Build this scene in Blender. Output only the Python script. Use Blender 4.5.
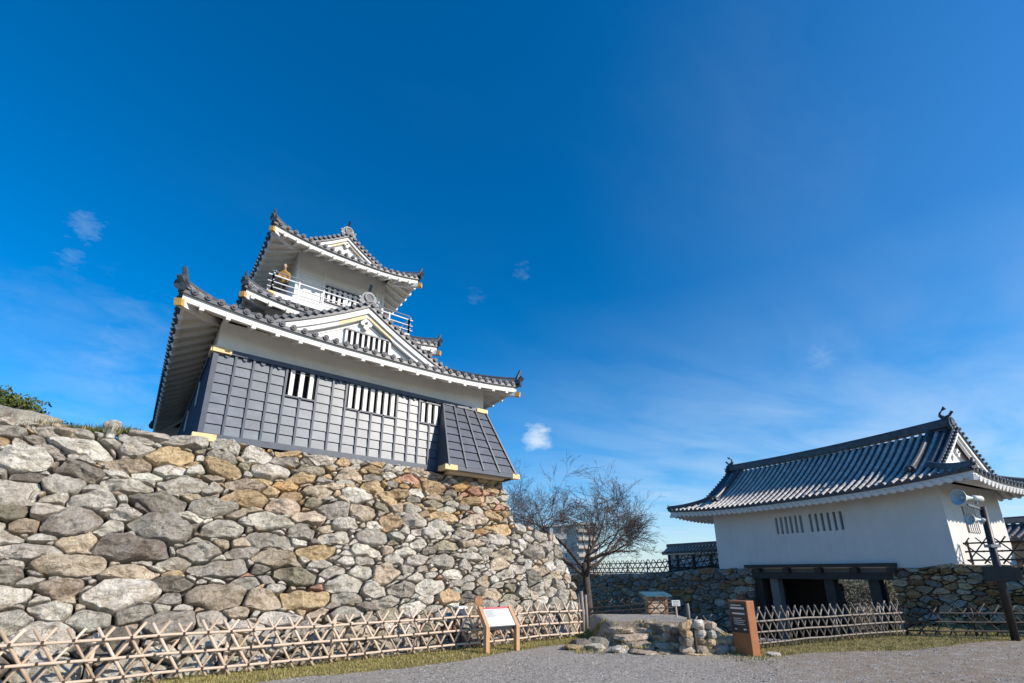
import bpy, math, random
import numpy as np
from mathutils import Vector, noise
R = math.radians
random.seed(7)
for o in list(bpy.data.objects): bpy.data.objects.remove(o)
S = bpy.context.scene
COL = S.collection

# ------------------------------------------------------------------ camera
EYE = 1.75
cam = bpy.data.objects.new('camera', bpy.data.cameras.new('camera'))
COL.objects.link(cam)
cam.location = (0, 0, EYE)
cam.rotation_euler = (R(90 + 17.6), 0, R(-37.6))
cam.data.sensor_width = 36
cam.data.lens = 482 / 1024 * 36
cam.data.shift_y = 77.5 / 1024
cam.data.clip_end = 6000
cam.data.clip_start = .05
S.camera = cam

# ------------------------------------------------------------------ sun, sky, exposure
SUN_EL = R(30); SUN_DIR2 = Vector((.47, -.883))            # horizontal direction towards the sun
sun_vec = Vector((SUN_DIR2.x * math.cos(SUN_EL), SUN_DIR2.y * math.cos(SUN_EL), math.sin(SUN_EL)))
sun = bpy.data.objects.new('sun', bpy.data.lights.new('sun', 'SUN'))
COL.objects.link(sun)
sun.data.energy = 5.0; sun.data.angle = R(.5); sun.data.color = (1, .91, .78)
sun.rotation_euler = sun_vec.to_track_quat('Z', 'Y').to_euler()
S.view_settings.view_transform = 'Standard'
S.view_settings.look = 'None'
S.view_settings.exposure = .25
S.view_settings.gamma = 1
S.view_settings.use_curve_mapping = False
S.cycles.use_denoising = True
S.cycles.max_bounces = 6


class N:
    """small node-tree helper"""
    def __init__(s, tree):
        s.t = tree; s.t.nodes.clear()
    def n(s, kind, ins=None, **kw):
        nd = s.t.nodes.new(kind)
        for k, v in kw.items(): setattr(nd, k, v)
        for k, v in (ins or {}).items():
            if isinstance(v, bpy.types.NodeSocket): s.t.links.new(v, nd.inputs[k])
            else: nd.inputs[k].default_value = v
        return nd
    def math(s, op, a, b=0., c=None, clamp=False):
        d = {0: a, 1: b}
        if c is not None: d[2] = c
        return s.n('ShaderNodeMath', d, operation=op, use_clamp=clamp).outputs[0]
    def ramp(s, fac, stops, interp='LINEAR'):
        nd = s.n('ShaderNodeValToRGB', {0: fac}); cr = nd.color_ramp; cr.interpolation = interp
        while len(cr.elements) < len(stops): cr.elements.new(.5)
        for e, (p, c) in zip(cr.elements, stops):
            e.position = p; e.color = (*c, 1) if len(c) == 3 else c
        return nd.outputs[0]
    def noise(s, vec, scale, detail=5, rough=.6, dist=0., out=0):
        return s.n('ShaderNodeTexNoise', {'Vector': vec, 'Scale': scale, 'Detail': detail, 'Roughness': rough, 'Distortion': dist}).outputs[out]
    def mix(s, fac, a, b, mode='MIX'):
        nd = s.n('ShaderNodeMix', data_type='RGBA', blend_type=mode)
        for i, v in ((0, fac), (6, a), (7, b)):
            if isinstance(v, bpy.types.NodeSocket): s.t.links.new(v, nd.inputs[i])
            else: nd.inputs[i].default_value = v if i == 0 or len(v) == 4 else (*v, 1)
        return nd.outputs[2]
    def mapr(s, v, a, b, c=0., d=1.):
        return s.n('ShaderNodeMapRange', {0: v, 1: a, 2: b, 3: c, 4: d}, clamp=True).outputs[0]


W = bpy.data.worlds.new('World'); S.world = W; W.use_nodes = True
w = N(W.node_tree)
sky = w.n('ShaderNodeTexSky', sky_type='NISHITA', sun_disc=False, sun_elevation=SUN_EL,
          sun_rotation=math.atan2(SUN_DIR2.x, SUN_DIR2.y), altitude=0, air_density=1.0, dust_density=.35, ozone_density=4.)
hsv = w.n('ShaderNodeHueSaturation', {'Hue': .501, 'Saturation': 1.5, 'Value': 1.6, 'Color': sky.outputs[0]})
tc = w.n('ShaderNodeTexCoord').outputs['Generated']
sep = w.n('ShaderNodeSeparateXYZ', {0: tc})
zc = w.math('MAXIMUM', sep.outputs[2], .03)
# clouds live on a flat layer overhead: direction divided by height
pl = w.n('ShaderNodeCombineXYZ', {0: w.math('DIVIDE', sep.outputs[0], zc), 1: w.math('DIVIDE', sep.outputs[1], zc), 2: 0.}).outputs[0]
st = w.n('ShaderNodeMapping', {0: pl, 2: (0, 0, R(35)), 3: (.42, 1.0, 1)}, vector_type='POINT').outputs[0]
n1 = w.noise(st, 1.1, 8, .62, .6)
n2 = w.noise(pl, .33, 3, .5)
cir = w.math('MULTIPLY', w.mapr(n1, .46, .80), w.mapr(n2, .40, .66))
def dirvec(px, py):
    a = (px - 512) / 482; v = (py - 419) / 482; p = R(17.6)
    y = math.cos(p) + v * math.sin(p); z = math.sin(p) - v * math.cos(p)
    az = R(52.4)
    return Vector((math.sin(az) * a + math.cos(az) * y, -math.cos(az) * a + math.sin(az) * y, z)).normalized()
def spot(d, r0, r1):
    dt = w.n('ShaderNodeVectorMath', {0: tc, 1: tuple(d)}, operation='DISTANCE').outputs['Value']
    return w.n('ShaderNodeMapRange', {0: dt, 1: r1, 2: r0, 3: 0., 4: 1.}, clamp=True, interpolation_type='SMOOTHSTEP').outputs[0]
# a broad veil of cirrus low over the gate, small scraps elsewhere
veil = w.math('MULTIPLY', w.math('MULTIPLY', spot(dirvec(900, 500), .0, .95), w.mapr(sep.outputs[2], .52, .12)), w.mapr(w.noise(st, 1.5, 7, .55, .4), .30, .74))
veil2 = w.math('MULTIPLY', spot(dirvec(860, 60), .02, .5), w.mapr(w.noise(st, .8, 7, .6, .4), .42, .85))
sn = w.noise(w.n('ShaderNodeMapping', {0: tc, 3: (1, 1, 2.2)}).outputs[0], 17, 7, .6, .25)
sn2 = w.noise(w.n('ShaderNodeMapping', {0: tc, 2: (0, R(20), 0), 3: (1, 1, 2.6)}).outputs[0], 38, 9, .68, .5)
def puff(px, py, r, k, lo=.62, hi=.95, sn=sn):
    # ragged scrap: the cloud noise pokes through a soft round bias, so no outline is a circle
    sp = spot(dirvec(px, py), 0., r)
    return w.math('MULTIPLY', w.math('MULTIPLY', w.mapr(w.math('ADD', w.math('MULTIPLY', sp, .42), sn), lo + .22, hi + .12), k), w.mapr(sp, .02, .35))
tot = w.math('MULTIPLY', cir, .07)
for t_ in (w.math('MULTIPLY', veil, .72), w.math('MULTIPLY', veil2, .12), w.math('MULTIPLY', spot(dirvec(1100, 200), .0, .75), .06), puff(536, 437, .055, .8, .40, .86), puff(84, 226, .05, .20, .52, .98, sn2), puff(70, 257, .035, .15, .52, .98, sn2), puff(522, 272, .05, .10, .6, .98, sn2), puff(475, 297, .05, .06, .58, .98, sn2),
           puff(820, 357, .05, .10, .5, .95, sn2), puff(60, 366, .24, .09, .40, 1.1), puff(110, 405, .16, .10, .40, 1.05), puff(150, 345, .12, .08, .40, 1.05)):
    tot = w.math('ADD', tot, t_)
tot = w.math('MINIMUM', tot, .85)
cl = w.mix(tot, hsv.outputs[0], (6.7, 7.9, 9.0))
lo = w.mapr(sep.outputs[2], .0, .42, .34, 0.)
cl = w.mix(lo, cl, (3.4, 5.6, 8.6))
bg = w.n('ShaderNodeBackground', {0: cl, 1: .095})
w.n('ShaderNodeOutputWorld', {0: bg.outputs[0]})


# ------------------------------------------------------------------ materials
MATS = {}
def mat(name, build):
    m = bpy.data.materials.new(name); m.use_nodes = True
    t = N(m.node_tree)
    b = t.n('ShaderNodeBsdfPrincipled'); o = t.n('ShaderNodeOutputMaterial', {0: b.outputs[0]})
    build(t, b); MATS[name] = m
    return m
def setc(t, b, **kw):
    for k, v in kw.items():
        k = {'col': 'Base Color', 'rough': 'Roughness', 'metal': 'Metallic', 'norm': 'Normal', 'spec': 'Specular IOR Level'}[k]
        if isinstance(v, bpy.types.NodeSocket): t.t.links.new(v, b.inputs[k])
        elif k == 'Base Color': b.inputs[k].default_value = (*v, 1)
        else: b.inputs[k].default_value = v
def bump(t, h, strength, dist):
    return t.n('ShaderNodeBump', {'Height': h, 'Strength': strength, 'Distance': dist}).outputs[0]
def pos(t): return t.n('ShaderNodeNewGeometry').outputs['Position']
def simple(name, c, rough=.6, var=.25, scale=6., bstr=.3, bdist=.01, metal=0., spec=.5, c2=None, stretch=None):
    def f(t, b):
        p = pos(t)
        if stretch: p = t.n('ShaderNodeMapping', {0: p, 3: stretch}).outputs[0]
        n = t.noise(p, scale, 6, .65)
        a = tuple(x * (1 - var) for x in c); d = c2 or tuple(min(1, x * (1 + var)) for x in c)
        setc(t, b, col=t.ramp(n, [(.3, a), (.7, d)]), rough=rough, metal=metal, spec=spec,
             norm=bump(t, t.noise(p, scale * 6, 4, .6), bstr, bdist))
    return mat(name, f)

def _plaster(t, b):
    p = pos(t)
    n = t.noise(p, .9, 6, .65)
    streak = t.noise(t.n('ShaderNodeMapping', {0: p, 3: (5, 5, .35)}).outputs[0], 1.0, 5, .6)
    c = t.ramp(n, [(.25, (.63, .615, .58)), (.65, (.71, .695, .665))])
    c = t.mix(t.mapr(streak, .52, .8, 0, .28), c, (.47, .445, .40))
    c = t.mix(t.mapr(t.noise(p, 3.4, 6, .7, .6), .58, .75, 0, .35), c, (.50, .485, .455))
    setc(t, b, col=c, rough=.85, spec=.25, norm=bump(t, t.noise(p, 22, 5, .6), .15, .01))
mat('plaster', _plaster)
simple('keep_plaster', (.72, .71, .685), .85, .06, 1.6, .15, .01, spec=.25, c2=(.80, .79, .765))
simple('plaster_trim', (.76, .745, .715), .8, .06, 3, .15, .01, spec=.25)
def _soff(t, b):  # warm tan: bounce light from the ground is put into the colour
    p = pos(t)
    setc(t, b, col=t.ramp(t.noise(p, 2.2, 5, .6), [(.3, (.70, .63, .49)), (.7, (.80, .73, .59))]), rough=.85, spec=.2)
mat('soffit', _soff)
def _tile(t, b):
    p = pos(t)
    n = t.noise(p, 3.0, 5, .7); f = t.noise(p, 28, 4, .6)
    rnd = t.n('ShaderNodeNewGeometry').outputs['Random Per Island']
    c = t.ramp(n, [(.25, (.045, .050, .065)), (.55, (.088, .092, .108)), (.8, (.17, .17, .175))])
    c = t.mix(t.mapr(f, .5, .75, 0, .45), c, (.24, .24, .235))
    c = t.mix(t.math('MULTIPLY', rnd, .35), c, (.06, .065, .08))
    setc(t, b, col=c, rough=t.mapr(f, .2, .8, .36, .55), spec=.55, norm=bump(t, f, .25, .012))
mat('roof_tile', _tile)
simple('gate_tile', (.045, .048, .062), .42, .35, 5, .25, .01, spec=.45, c2=(.11, .115, .13))  # near-black pans: shade between the round rows is in the colour
simple('gate_round', (.40, .375, .345), .45, .35, 3.2, .25, .01, spec=.45, c2=(.64, .60, .55))  # paler than the pans: sun highlights on the rows are in the colour
simple('tile_end', (.075, .077, .088), .5, .5, 14, .4, .02)
simple('mortar', (.62, .60, .57), .85, .15, 9)
simple('ornament', (.26, .26, .265), .55, .4, 12, .5, .02)
simple('dark_ornament', (.05, .06, .075), .4, .4, 10, .5, .02)
def _board(t, b):
    p = pos(t)
    grain = t.noise(t.n('ShaderNodeMapping', {0: p, 3: (2.2, 2.2, 30)}).outputs[0], 2.0, 5, .6)
    n = t.noise(p, 2.6, 5, .62)
    rnd = t.n('ShaderNodeNewGeometry').outputs['Random Per Island']
    c = t.ramp(n, [(.28, (.042, .060, .090)), (.52, (.072, .096, .132)), (.75, (.128, .155, .192))])
    c = t.mix(t.math('MULTIPLY', rnd, .45), c, (.045, .064, .100))
    c = t.mix(t.mapr(grain, .48, .75, 0, .45), c, (.15, .175, .21))
    c = t.mix(t.mapr(t.noise(p, 9, 7, .75, .5), .52, .7, 0, .35), c, (.17, .195, .225))
    c = t.mix(t.mapr(t.noise(t.n('ShaderNodeMapping', {0: p, 3: (7, 7, .6)}).outputs[0], 1.3, 6, .65), .55, .78, 0, .4), c, (.07, .085, .11))
    setc(t, b, col=c, rough=.42, spec=.6, norm=bump(t, grain, .25, .006))
mat('board', _board)
simple('skirt_board', (.062, .076, .105), .5, .3, 3, .3, .006, spec=.5)
simple('batten', (.05, .062, .09), .45, .25, 4, .2, .005, spec=.5)
simple('side_board', (.035, .048, .10), .5, .3, 3, .2, .005)  # darker, bluer copy of board: shade of the left face in the colour
simple('gap_dark', (.012, .013, .018), .8, .2, 4)
simple('gold', (.66, .38, .10), .4, .25, 20, .3, .006, metal=.25)
simple('gold_paint', (.70, .50, .24), .55, .2, 12, .2, .004)
simple('old_wood', (.042, .036, .031), .75, .4, 5, .5, .012, stretch=(6, 6, 1))
simple('grey_wood', (.17, .16, .15), .8, .35, 5, .5, .012, stretch=(6, 6, 1))
simple('void', (.006, .006, .007), .9, .2, 4)
simple('rail_white', (.58, .58, .59), .6, .1, 8)
simple('rail_metal', (.20, .21, .22), .45, .2, 8, metal=.3)

def _stone(t, b):
    p = pos(t)
    at = t.n('ShaderNodeAttribute', attribute_name='Col').outputs['Color']
    nA = t.noise(p, 2.6, 8, .68, .4); nB = t.noise(p, 11, 8, .72, .3); nC = t.noise(p, 46, 5, .7)
    vo = t.n('ShaderNodeTexVoronoi', {'Vector': p, 'Scale': 3.2, 'Randomness': 1.}, feature='DISTANCE_TO_EDGE').outputs['Distance']
    c = t.mix(1., at, t.ramp(nB, [(.25, (.38, .36, .33)), (.48, (1, 1, 1)), (.72, (1.42, 1.42, 1.40))]), 'MULTIPLY')
    c = t.mix(1., c, t.ramp(nA, [(.3, (.62, .56, .48)), (.5, (1, 1, 1)), (.72, (1.2, 1.2, 1.2))]), 'MULTIPLY')
    c = t.mix(t.mapr(nC, .56, .80, 0, .6), c, (.10, .092, .08))          # dark pits
    lich = t.math('MULTIPLY', t.mapr(t.noise(p, 5.5, 9, .75), .55, .68), t.mapr(nC, .35, .6))
    c = t.mix(t.math('MULTIPLY', lich, .55), c, (.56, .55, .50))          # pale lichen
    rust = t.mapr(t.noise(p, 1.7, 6, .7, 1.), .60, .74)
    c = t.mix(t.math('MULTIPLY', rust, .5), c, (.34, .20, .10))
    crack = t.mapr(vo, 0., .012, 1., 0.)
    cr = t.math('MULTIPLY', crack, t.mapr(nA, .5, .62))
    c = t.mix(t.math('MULTIPLY', cr, .7), c, (.05, .045, .04))
    h = t.math('ADD', t.math('MULTIPLY', nB, 1.2), t.math('MULTIPLY', nC, .5))
    h = t.math('ADD', h, t.math('MULTIPLY', nA, 1.6))
    h = t.math('SUBTRACT', h, t.math('MULTIPLY', cr, .5))
    setc(t, b, col=c, rough=.9, spec=.2, norm=bump(t, h, 1., .085))
mat('stone', _stone)
simple('earth_core', (.06, .05, .04), .95, .4, 4, .5, .04)

def _ground(t, b):
    p = pos(t)
    g = t.n('ShaderNodeAttribute', attribute_name='grass').outputs['Fac']
    d = t.n('ShaderNodeAttribute', attribute_name='dirt').outputs['Fac']
    f = t.n('ShaderNodeAttribute', attribute_name='far').outputs['Fac']
    n0 = t.noise(p, .45, 6, .65, .3); n1 = t.noise(p, 3.2, 7, .7); n2 = t.noise(p, 38, 5, .75); n3 = t.noise(p, 14, 4, .7)
    vv = t.n('ShaderNodeTexVoronoi', {'Vector': p, 'Scale': 34., 'Randomness': 1.}, feature='F1')
    vc = t.n('ShaderNodeSeparateColor', {0: vv.outputs['Color']}).outputs[0]
    gr = t.ramp(t.math('ADD', t.math('MULTIPLY', vc, .6), t.math('MULTIPLY', n2, .4)), [(.15, (.10, .09, .078)), (.42, (.30, .275, .24)), (.68, (.42, .385, .345)), (.9, (.66, .62, .565))])
    gr = t.mix(t.mapr(n1, .42, .72, 0, .55), gr, (.27, .245, .213))
    gr = t.mix(t.mapr(n0, .45, .68, 0, .55), gr, (.36, .315, .26))
    so = t.ramp(n2, [(.25, (.16, .12, .085)), (.6, (.29, .225, .16)), (.85, (.40, .35, .28))])
    dm = t.math('MULTIPLY', d, t.mapr(n1, .36, .58), clamp=True)
    c = t.mix(dm, gr, so)
    gc = t.ramp(t.noise(p, 7, 6, .7), [(.25, (.16, .12, .06)), (.5, (.25, .20, .085)), (.75, (.15, .145, .045))])
    gm = t.mapr(t.math('ADD', g, t.math('MULTIPLY', t.math('SUBTRACT', n3, .5), .9)), .38, .62)
    c = t.mix(gm, c, gc)
    fc = t.ramp(t.noise(p, .03, 6, .6), [(.3, (.05, .065, .03)), (.6, (.10, .10, .055)), (.8, (.16, .14, .10))])
    c = t.mix(f, c, fc)
    h = t.math('ADD', t.math('MULTIPLY', vv.outputs['Distance'], -.8), t.math('MULTIPLY', n2, .8))
    h = t.math('ADD', h, t.math('MULTIPLY', n1, 1.2))
    setc(t, b, col=c, rough=.95, spec=.15, norm=bump(t, h, .8, .02))
mat('ground', _ground)
def _grass(t, b):
    rnd = t.n('ShaderNodeNewGeometry').outputs['Random Per Island']
    n = t.noise(pos(t), 1.5, 4, .6)
    c = t.ramp(t.math('ADD', t.math('MULTIPLY', rnd, .6), t.math('MULTIPLY', n, .5)), [(.2, (.11, .13, .03)), (.42, (.24, .22, .06)), (.68, (.38, .31, .13)), (.95, (.48, .40, .21))])
    setc(t, b, col=c, rough=.7, spec=.2)
mat('grass', _grass)
def _leaf(t, b):
    rnd = t.n('ShaderNodeNewGeometry').outputs['Random Per Island']
    setc(t, b, col=t.ramp(rnd, [(.1, (.028, .050, .012)), (.5, (.06, .088, .018)), (.85, (.13, .135, .028)), (1., (.21, .15, .04))]), rough=.55, spec=.35)
mat('leaf', _leaf)
simple('scrub_leaf', (.075, .065, .03), .8, .5, 3, c2=(.17, .13, .07))
simple('far_leaf', (.045, .055, .03), .8, .5, .5)
simple('bark', (.075, .062, .055), .9, .45, 9, .7, .02)
simple('twig', (.085, .06, .05), .9, .4, 9)
def bamboo(name, a, b, c):
    def f(t, bs):
        rnd = t.n('ShaderNodeNewGeometry').outputs['Random Per Island']; n = t.noise(pos(t), 7, 5, .65)
        col = t.ramp(t.math('ADD', t.math('MULTIPLY', rnd, .65), t.math('MULTIPLY', n, .4)), [(.2, a), (.5, b), (.85, c)])
        col = t.mix(t.mapr(t.noise(pos(t), 24, 4, .6), .58, .74, 0, .6), col, tuple(x * .35 for x in a))
        setc(t, bs, col=col, rough=.6, spec=.35, norm=bump(t, n, .2, .004))
    mat(name, f)
bamboo('bamboo', (.40, .29, .20), (.55, .42, .31), (.64, .53, .43))
bamboo('bamboo_grey', (.12, .10, .085), (.205, .175, .15), (.30, .265, .23))
simple('bamboo_dark', (.055, .047, .042), .8, .4, 8, .3, .004)
simple('twine', (.05, .035, .028), .9, .2, 8)
simple('sign_wood', (.50, .29, .155), .45, .14, 4, .2, .004, stretch=(4, 4, .8))
simple('sign_brown', (.31, .125, .05), .42, .16, 5, .15, .004)
simple('panel_dark', (.022, .024, .03), .35, .2, 5)
simple('panel_white', (.66, .655, .635), .45, .03, 3)
simple('panel_red', (.50, .12, .13), .5, .1, 5)
simple('print_pink', (.74, .60, .56), .5, .12, 20)
simple('print_green', (.60, .68, .56), .5, .12, 20)
simple('ink', (.24, .23, .23), .6, .2, 20)
simple('lettering', (.62, .62, .60), .6, .15, 30)
simple('black_paint', (.014, .014, .016), .45, .3, 6)
simple('horn_paint', (.62, .66, .62), .42, .12, 6)
simple('horn_inside', (.40, .52, .60), .5, .15, 6)
simple('teal_roof', (.035, .105, .13), .4, .25, 5)
simple('box_wood', (.44, .33, .23), .7, .2, 6)
simple('hut_wood', (.30, .145, .065), .7, .3, 5)
simple('blue_box', (.05, .07, .11), .5, .2, 6)
simple('skin', (.50, .30, .21), .55, .06, 10)
simple('jacket', (.40, .21, .05), .8, .2, 14)
simple('trousers', (.03, .035, .05), .85, .2, 14)
simple('hair', (.02, .016, .013), .6, .2, 30)
simple('concrete_beige', (.50, .44, .37), .8, .1, .3)
simple('concrete_pale', (.58, .58, .57), .8, .1, .3)
simple('window_blue', (.10, .14, .18), .25, .2, .5)


# ------------------------------------------------------------------ mesh builder
class MB:
    def __init__(s): s.v = []; s.f = []; s.c = None; s.marks = []
    def mark(s): s.marks.append(len(s.v))
    def add(s, vs, fs):
        k = len(s.v); s.v += [tuple(p) for p in vs]; s.f += [tuple(i + k for i in f) for f in fs]
    def box(s, x0, x1, y0, y1, z0, z1):
        s.add([(x, y, z) for z in (z0, z1) for y in (y0, y1) for x in (x0, x1)],
              [(0, 2, 3, 1), (4, 5, 7, 6), (0, 1, 5, 4), (2, 6, 7, 3), (0, 4, 6, 2), (1, 3, 7, 5)])
    def hexa(s, p):      # 8 points: bottom 4 then top 4, both counter-clockwise
        s.add(p, [(3, 2, 1, 0), (4, 5, 6, 7), (0, 1, 5, 4), (1, 2, 6, 5), (2, 3, 7, 6), (3, 0, 4, 7)])
    def bar(s, a, b, wd, ht, up=(0, 0, 1)):
        a = Vector(a); b = Vector(b); d = (b - a).normalized()
        sd = d.cross(Vector(up))
        if sd.length < 1e-4: sd = d.cross(Vector((1, 0, 0)))
        sd.normalize(); u = sd.cross(d) * ht / 2; sd = sd * wd / 2
        q = []
        for e in (a, b): q += [e - sd - u, e + sd - u, e + sd + u, e - sd + u]
        s.add(q, [(0, 1, 2, 3), (7, 6, 5, 4), (0, 4, 5, 1), (1, 5, 6, 2), (2, 6, 7, 3), (3, 7, 4, 0)])
    def beam(s, pts, wd, ht):
        k = len(s.v); pts = [Vector(p) for p in pts]
        for i, p in enumerate(pts):
            d = (pts[min(i + 1, len(pts) - 1)] - pts[max(0, i - 1)]).normalized(); sd = d.cross(Vector((0, 0, 1))).normalized(); u = sd.cross(d) * ht / 2; sd = sd * wd / 2
            s.v += [tuple(p - sd - u), tuple(p + sd - u), tuple(p + sd + u), tuple(p - sd + u)]
        for i in range(len(pts) - 1):
            for j in range(4): a = k + i * 4 + j; b = k + i * 4 + (j + 1) % 4; s.f.append((a, a + 4, b + 4, b))
        e = k + 4 * (len(pts) - 1); s.f += [(k, k + 1, k + 2, k + 3), (e + 3, e + 2, e + 1, e)]
    def tube(s, pts, rs, n=6, caps=True):
        pts = [Vector(p) for p in pts]
        if not isinstance(rs, (list, tuple)): rs = [rs] * len(pts)
        k = len(s.v); ref = None
        for i, p in enumerate(pts):
            d = (pts[min(i + 1, len(pts) - 1)] - pts[max(i - 1, 0)])
            if d.length < 1e-9: d = Vector((0, 0, 1))
            d.normalize()
            if ref is None: ref = d.orthogonal().normalized()
            ref = ref - d * ref.dot(d)
            if ref.length < 1e-5: ref = d.orthogonal()
            ref.normalize(); o = d.cross(ref)
            for j in range(n):
                a = 2 * math.pi * j / n
                s.v.append(tuple(p + (ref * math.cos(a) + o * math.sin(a)) * rs[i]))
        for i in range(len(pts) - 1):
            for j in range(n):
                a = k + i * n + j; b = k + i * n + (j + 1) % n
                s.f.append((a, b, b + n, a + n))
        if caps:
            s.f.append(tuple(k + j for j in reversed(range(n))))
            s.f.append(tuple(k + (len(pts) - 1) * n + j for j in range(n)))
    def grid(s, fn, nu, nv, flip=False):
        k = len(s.v)
        for i in range(nu + 1):
            for j in range(nv + 1): s.v.append(tuple(fn(i / nu, j / nv)))
        for i in range(nu):
            for j in range(nv):
                q = (k + i * (nv + 1) + j, k + (i + 1) * (nv + 1) + j, k + (i + 1) * (nv + 1) + j + 1, k + i * (nv + 1) + j + 1)
                s.f.append(q[::-1] if flip else q)
    def disc(s, c, nrm, r, th=.03, n=10):
        c = Vector(c); nrm = Vector(nrm).normalized()
        s.tube([c - nrm * th / 2, c + nrm * th / 2], r, n)
    def prism(s, poly, d):          # poly: 3D points; d: extrusion vector
        n = len(poly); d = Vector(d); k = len(s.v)
        s.v += [tuple(p) for p in poly] + [tuple(Vector(p) + d) for p in poly]
        s.f.append(tuple(k + i for i in reversed(range(n)))); s.f.append(tuple(k + n + i for i in range(n)))
        for i in range(n):
            j = (i + 1) % n; s.f.append((k + i, k + j, k + n + j, k + n + i))
    def lathe(s, prof, c, axis, n=20):
        c = Vector(c); ax = Vector(axis).normalized(); r1 = ax.orthogonal().normalized(); r2 = ax.cross(r1); k = len(s.v)
        for (d, r) in prof:
            for j in range(n):
                a = 2 * math.pi * j / n; s.v.append(tuple(c + ax * d + (r1 * math.cos(a) + r2 * math.sin(a)) * r))
        for i in range(len(prof) - 1):
            for j in range(n):
                a = k + i * n + j; b = k + i * n + (j + 1) % n; s.f.append((a, b, b + n, a + n))
    def build(s, name, m, parent=None, smooth=False, label=None):
        me = bpy.data.meshes.new(name); me.from_pydata(s.v, [], s.f); me.materials.append(MATS[m])
        if smooth: me.polygons.foreach_set('use_smooth', [True] * len(me.polygons))
        if s.c is not None and smooth: me.update(); me.set_sharp_from_angle(angle=R(24))
        if s.c is not None:
            at = me.attributes.new('Col', 'FLOAT_COLOR', 'POINT'); at.data.foreach_set('color', np.array(s.c, dtype=np.float32).ravel())
        me.update()
        o = bpy.data.objects.new(name, me); COL.objects.link(o)
        if parent: o.parent = parent
        if label: o['label'] = label
        return o

def pieces(mb, name, m, parent, off=None, smooth=False):
    """each separate piece of the builder (or each marked group) becomes a part of its own"""
    n = len(mb.v)
    if not n: return []
    if mb.marks:
        b = mb.marks + [n]; gid = np.zeros(n, int)
        for i in range(len(b) - 1): gid[b[i]:b[i + 1]] = i
    else:
        par = list(range(n))
        def find(a):
            while par[a] != a: par[a] = par[par[a]]; a = par[a]
            return a
        for f in mb.f:
            r = find(f[0])
            for k in f[1:]: par[find(k)] = r
        gid = [find(i) for i in range(n)]
    groups = {}
    for i in range(n): groups.setdefault(gid[i], []).append(i)
    fs = {}
    for f in mb.f: fs.setdefault(gid[f[0]], []).append(f)
    out = []
    for g, idx in groups.items():
        mp = {j: i for i, j in enumerate(idx)}; q = MB()
        q.v = [tuple(mb.v[j][c] + (off[c] if off else 0) for c in range(3)) for j in idx]; q.f = [tuple(mp[k] for k in f) for f in fs.get(g, [])]
        if q.f: out.append(q.build(name, m, parent, smooth))
    return out
def thing(name, label, cat, loc=(0, 0, 0), rz=0., group=None):
    o = bpy.data.objects.new(name, None); COL.objects.link(o)
    o.location = loc; o.rotation_euler = (0, 0, rz); o.empty_display_size = .2
    o['label'] = label; o['category'] = cat
    if group: o['group'] = group
    return o
def tag(o, label, cat, group=None, kind=None):
    if label: o['label'] = label
    if cat: o['category'] = cat
    if group: o['group'] = group
    if kind: o['kind'] = kind
    return o
def copy_tree(o, parent=None):
    c = o.copy(); COL.objects.link(c)
    if parent: c.parent = parent
    for ch in [x for x in bpy.data.objects if x.parent == o]: copy_tree(ch, c)
    return c
def lerp(a, b, t): return a + (b - a) * t
def sstep(x, a, b):
    t = max(0., min(1., (x - a) / (b - a))); return t * t * (3 - 2 * t)

# ------------------------------------------------------------------ ground
FW = Vector((math.cos(R(52.4)), math.sin(R(52.4)))); RT = Vector((math.sin(R(52.4)), -math.cos(R(52.4))))
GATE = Vector((23.958, 4.571)); GE1 = Vector((.16254, .9867)); GE2 = Vector((.9867, -.16254))
def gate_xy(x, y):
    q = Vector((x, y)) - GATE; return q.dot(GE2), q.dot(GE1)
def gate_world(x, y, z=0.): p = GATE + GE2 * x + GE1 * y; return Vector((p.x, p.y, z))
def height(x, y):
    f = x * FW.x + y * FW.y; r = x * RT.x + y * RT.y
    z = .50 * sstep(f, 12.2, 13.5) * (1 - sstep(f, 16.0, 17.6)) * sstep(r, 2.1, 2.6) * (1 - sstep(r, 5.0, 6.0))
    gx, gy = gate_xy(x, y)
    z -= 1.7 * sstep(gx, -10., -6.) * sstep(gy, .35, 1.9) * (1 - sstep(gx, 9, 10)) * (1 - .0)
    d = math.hypot(x - 12, y - 10)
    z -= 9 * sstep(d, 32, 110)
    z += .02 * noise.noise((x * .7, y * .7, 0)) + .012 * noise.noise((x * 2.3, y * 2.3, 3))
    return z
def axis_vals(a, b, st, far):
    v = list(np.arange(a, b + 1e-6, st)); e = st; p = b
    while p < far: e *= 1.35; p += e; v.append(p)
    e = st; p = a
    while p > -far: e *= 1.35; p -= e; v.insert(0, p)
    return v
def grass_w(x, y):
    # strip in front of the bamboo fence, strip in front of the gate fence, scraps by the sign
    g = 0.
    if x < 10.9:
        e = 9.75 + .12 * noise.noise((x * .9, 1, 0)) + .35 * sstep(x, 1.5, 5.) * (1 - sstep(x, 6, 8)) * -1
        g = max(g, sstep(y, e - .12, e + .12) * (1 - sstep(y, 10.75, 11.1)) * sstep(x, -6, -3))
    gx, gy = gate_xy(x, y)
    # fence line in gate frame runs along x at gy about 0..-.4
    edge = -1.05 - 1.0 * sstep(gx, -11.8, -8.) - .5 * sstep(gx, -7, -3)
    g = max(g, sstep(gy, edge - .15, edge + .25) * (1 - sstep(gy, .4, .9)) * sstep(gx, -13.2, -12.4) * .95)
    return g
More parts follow.
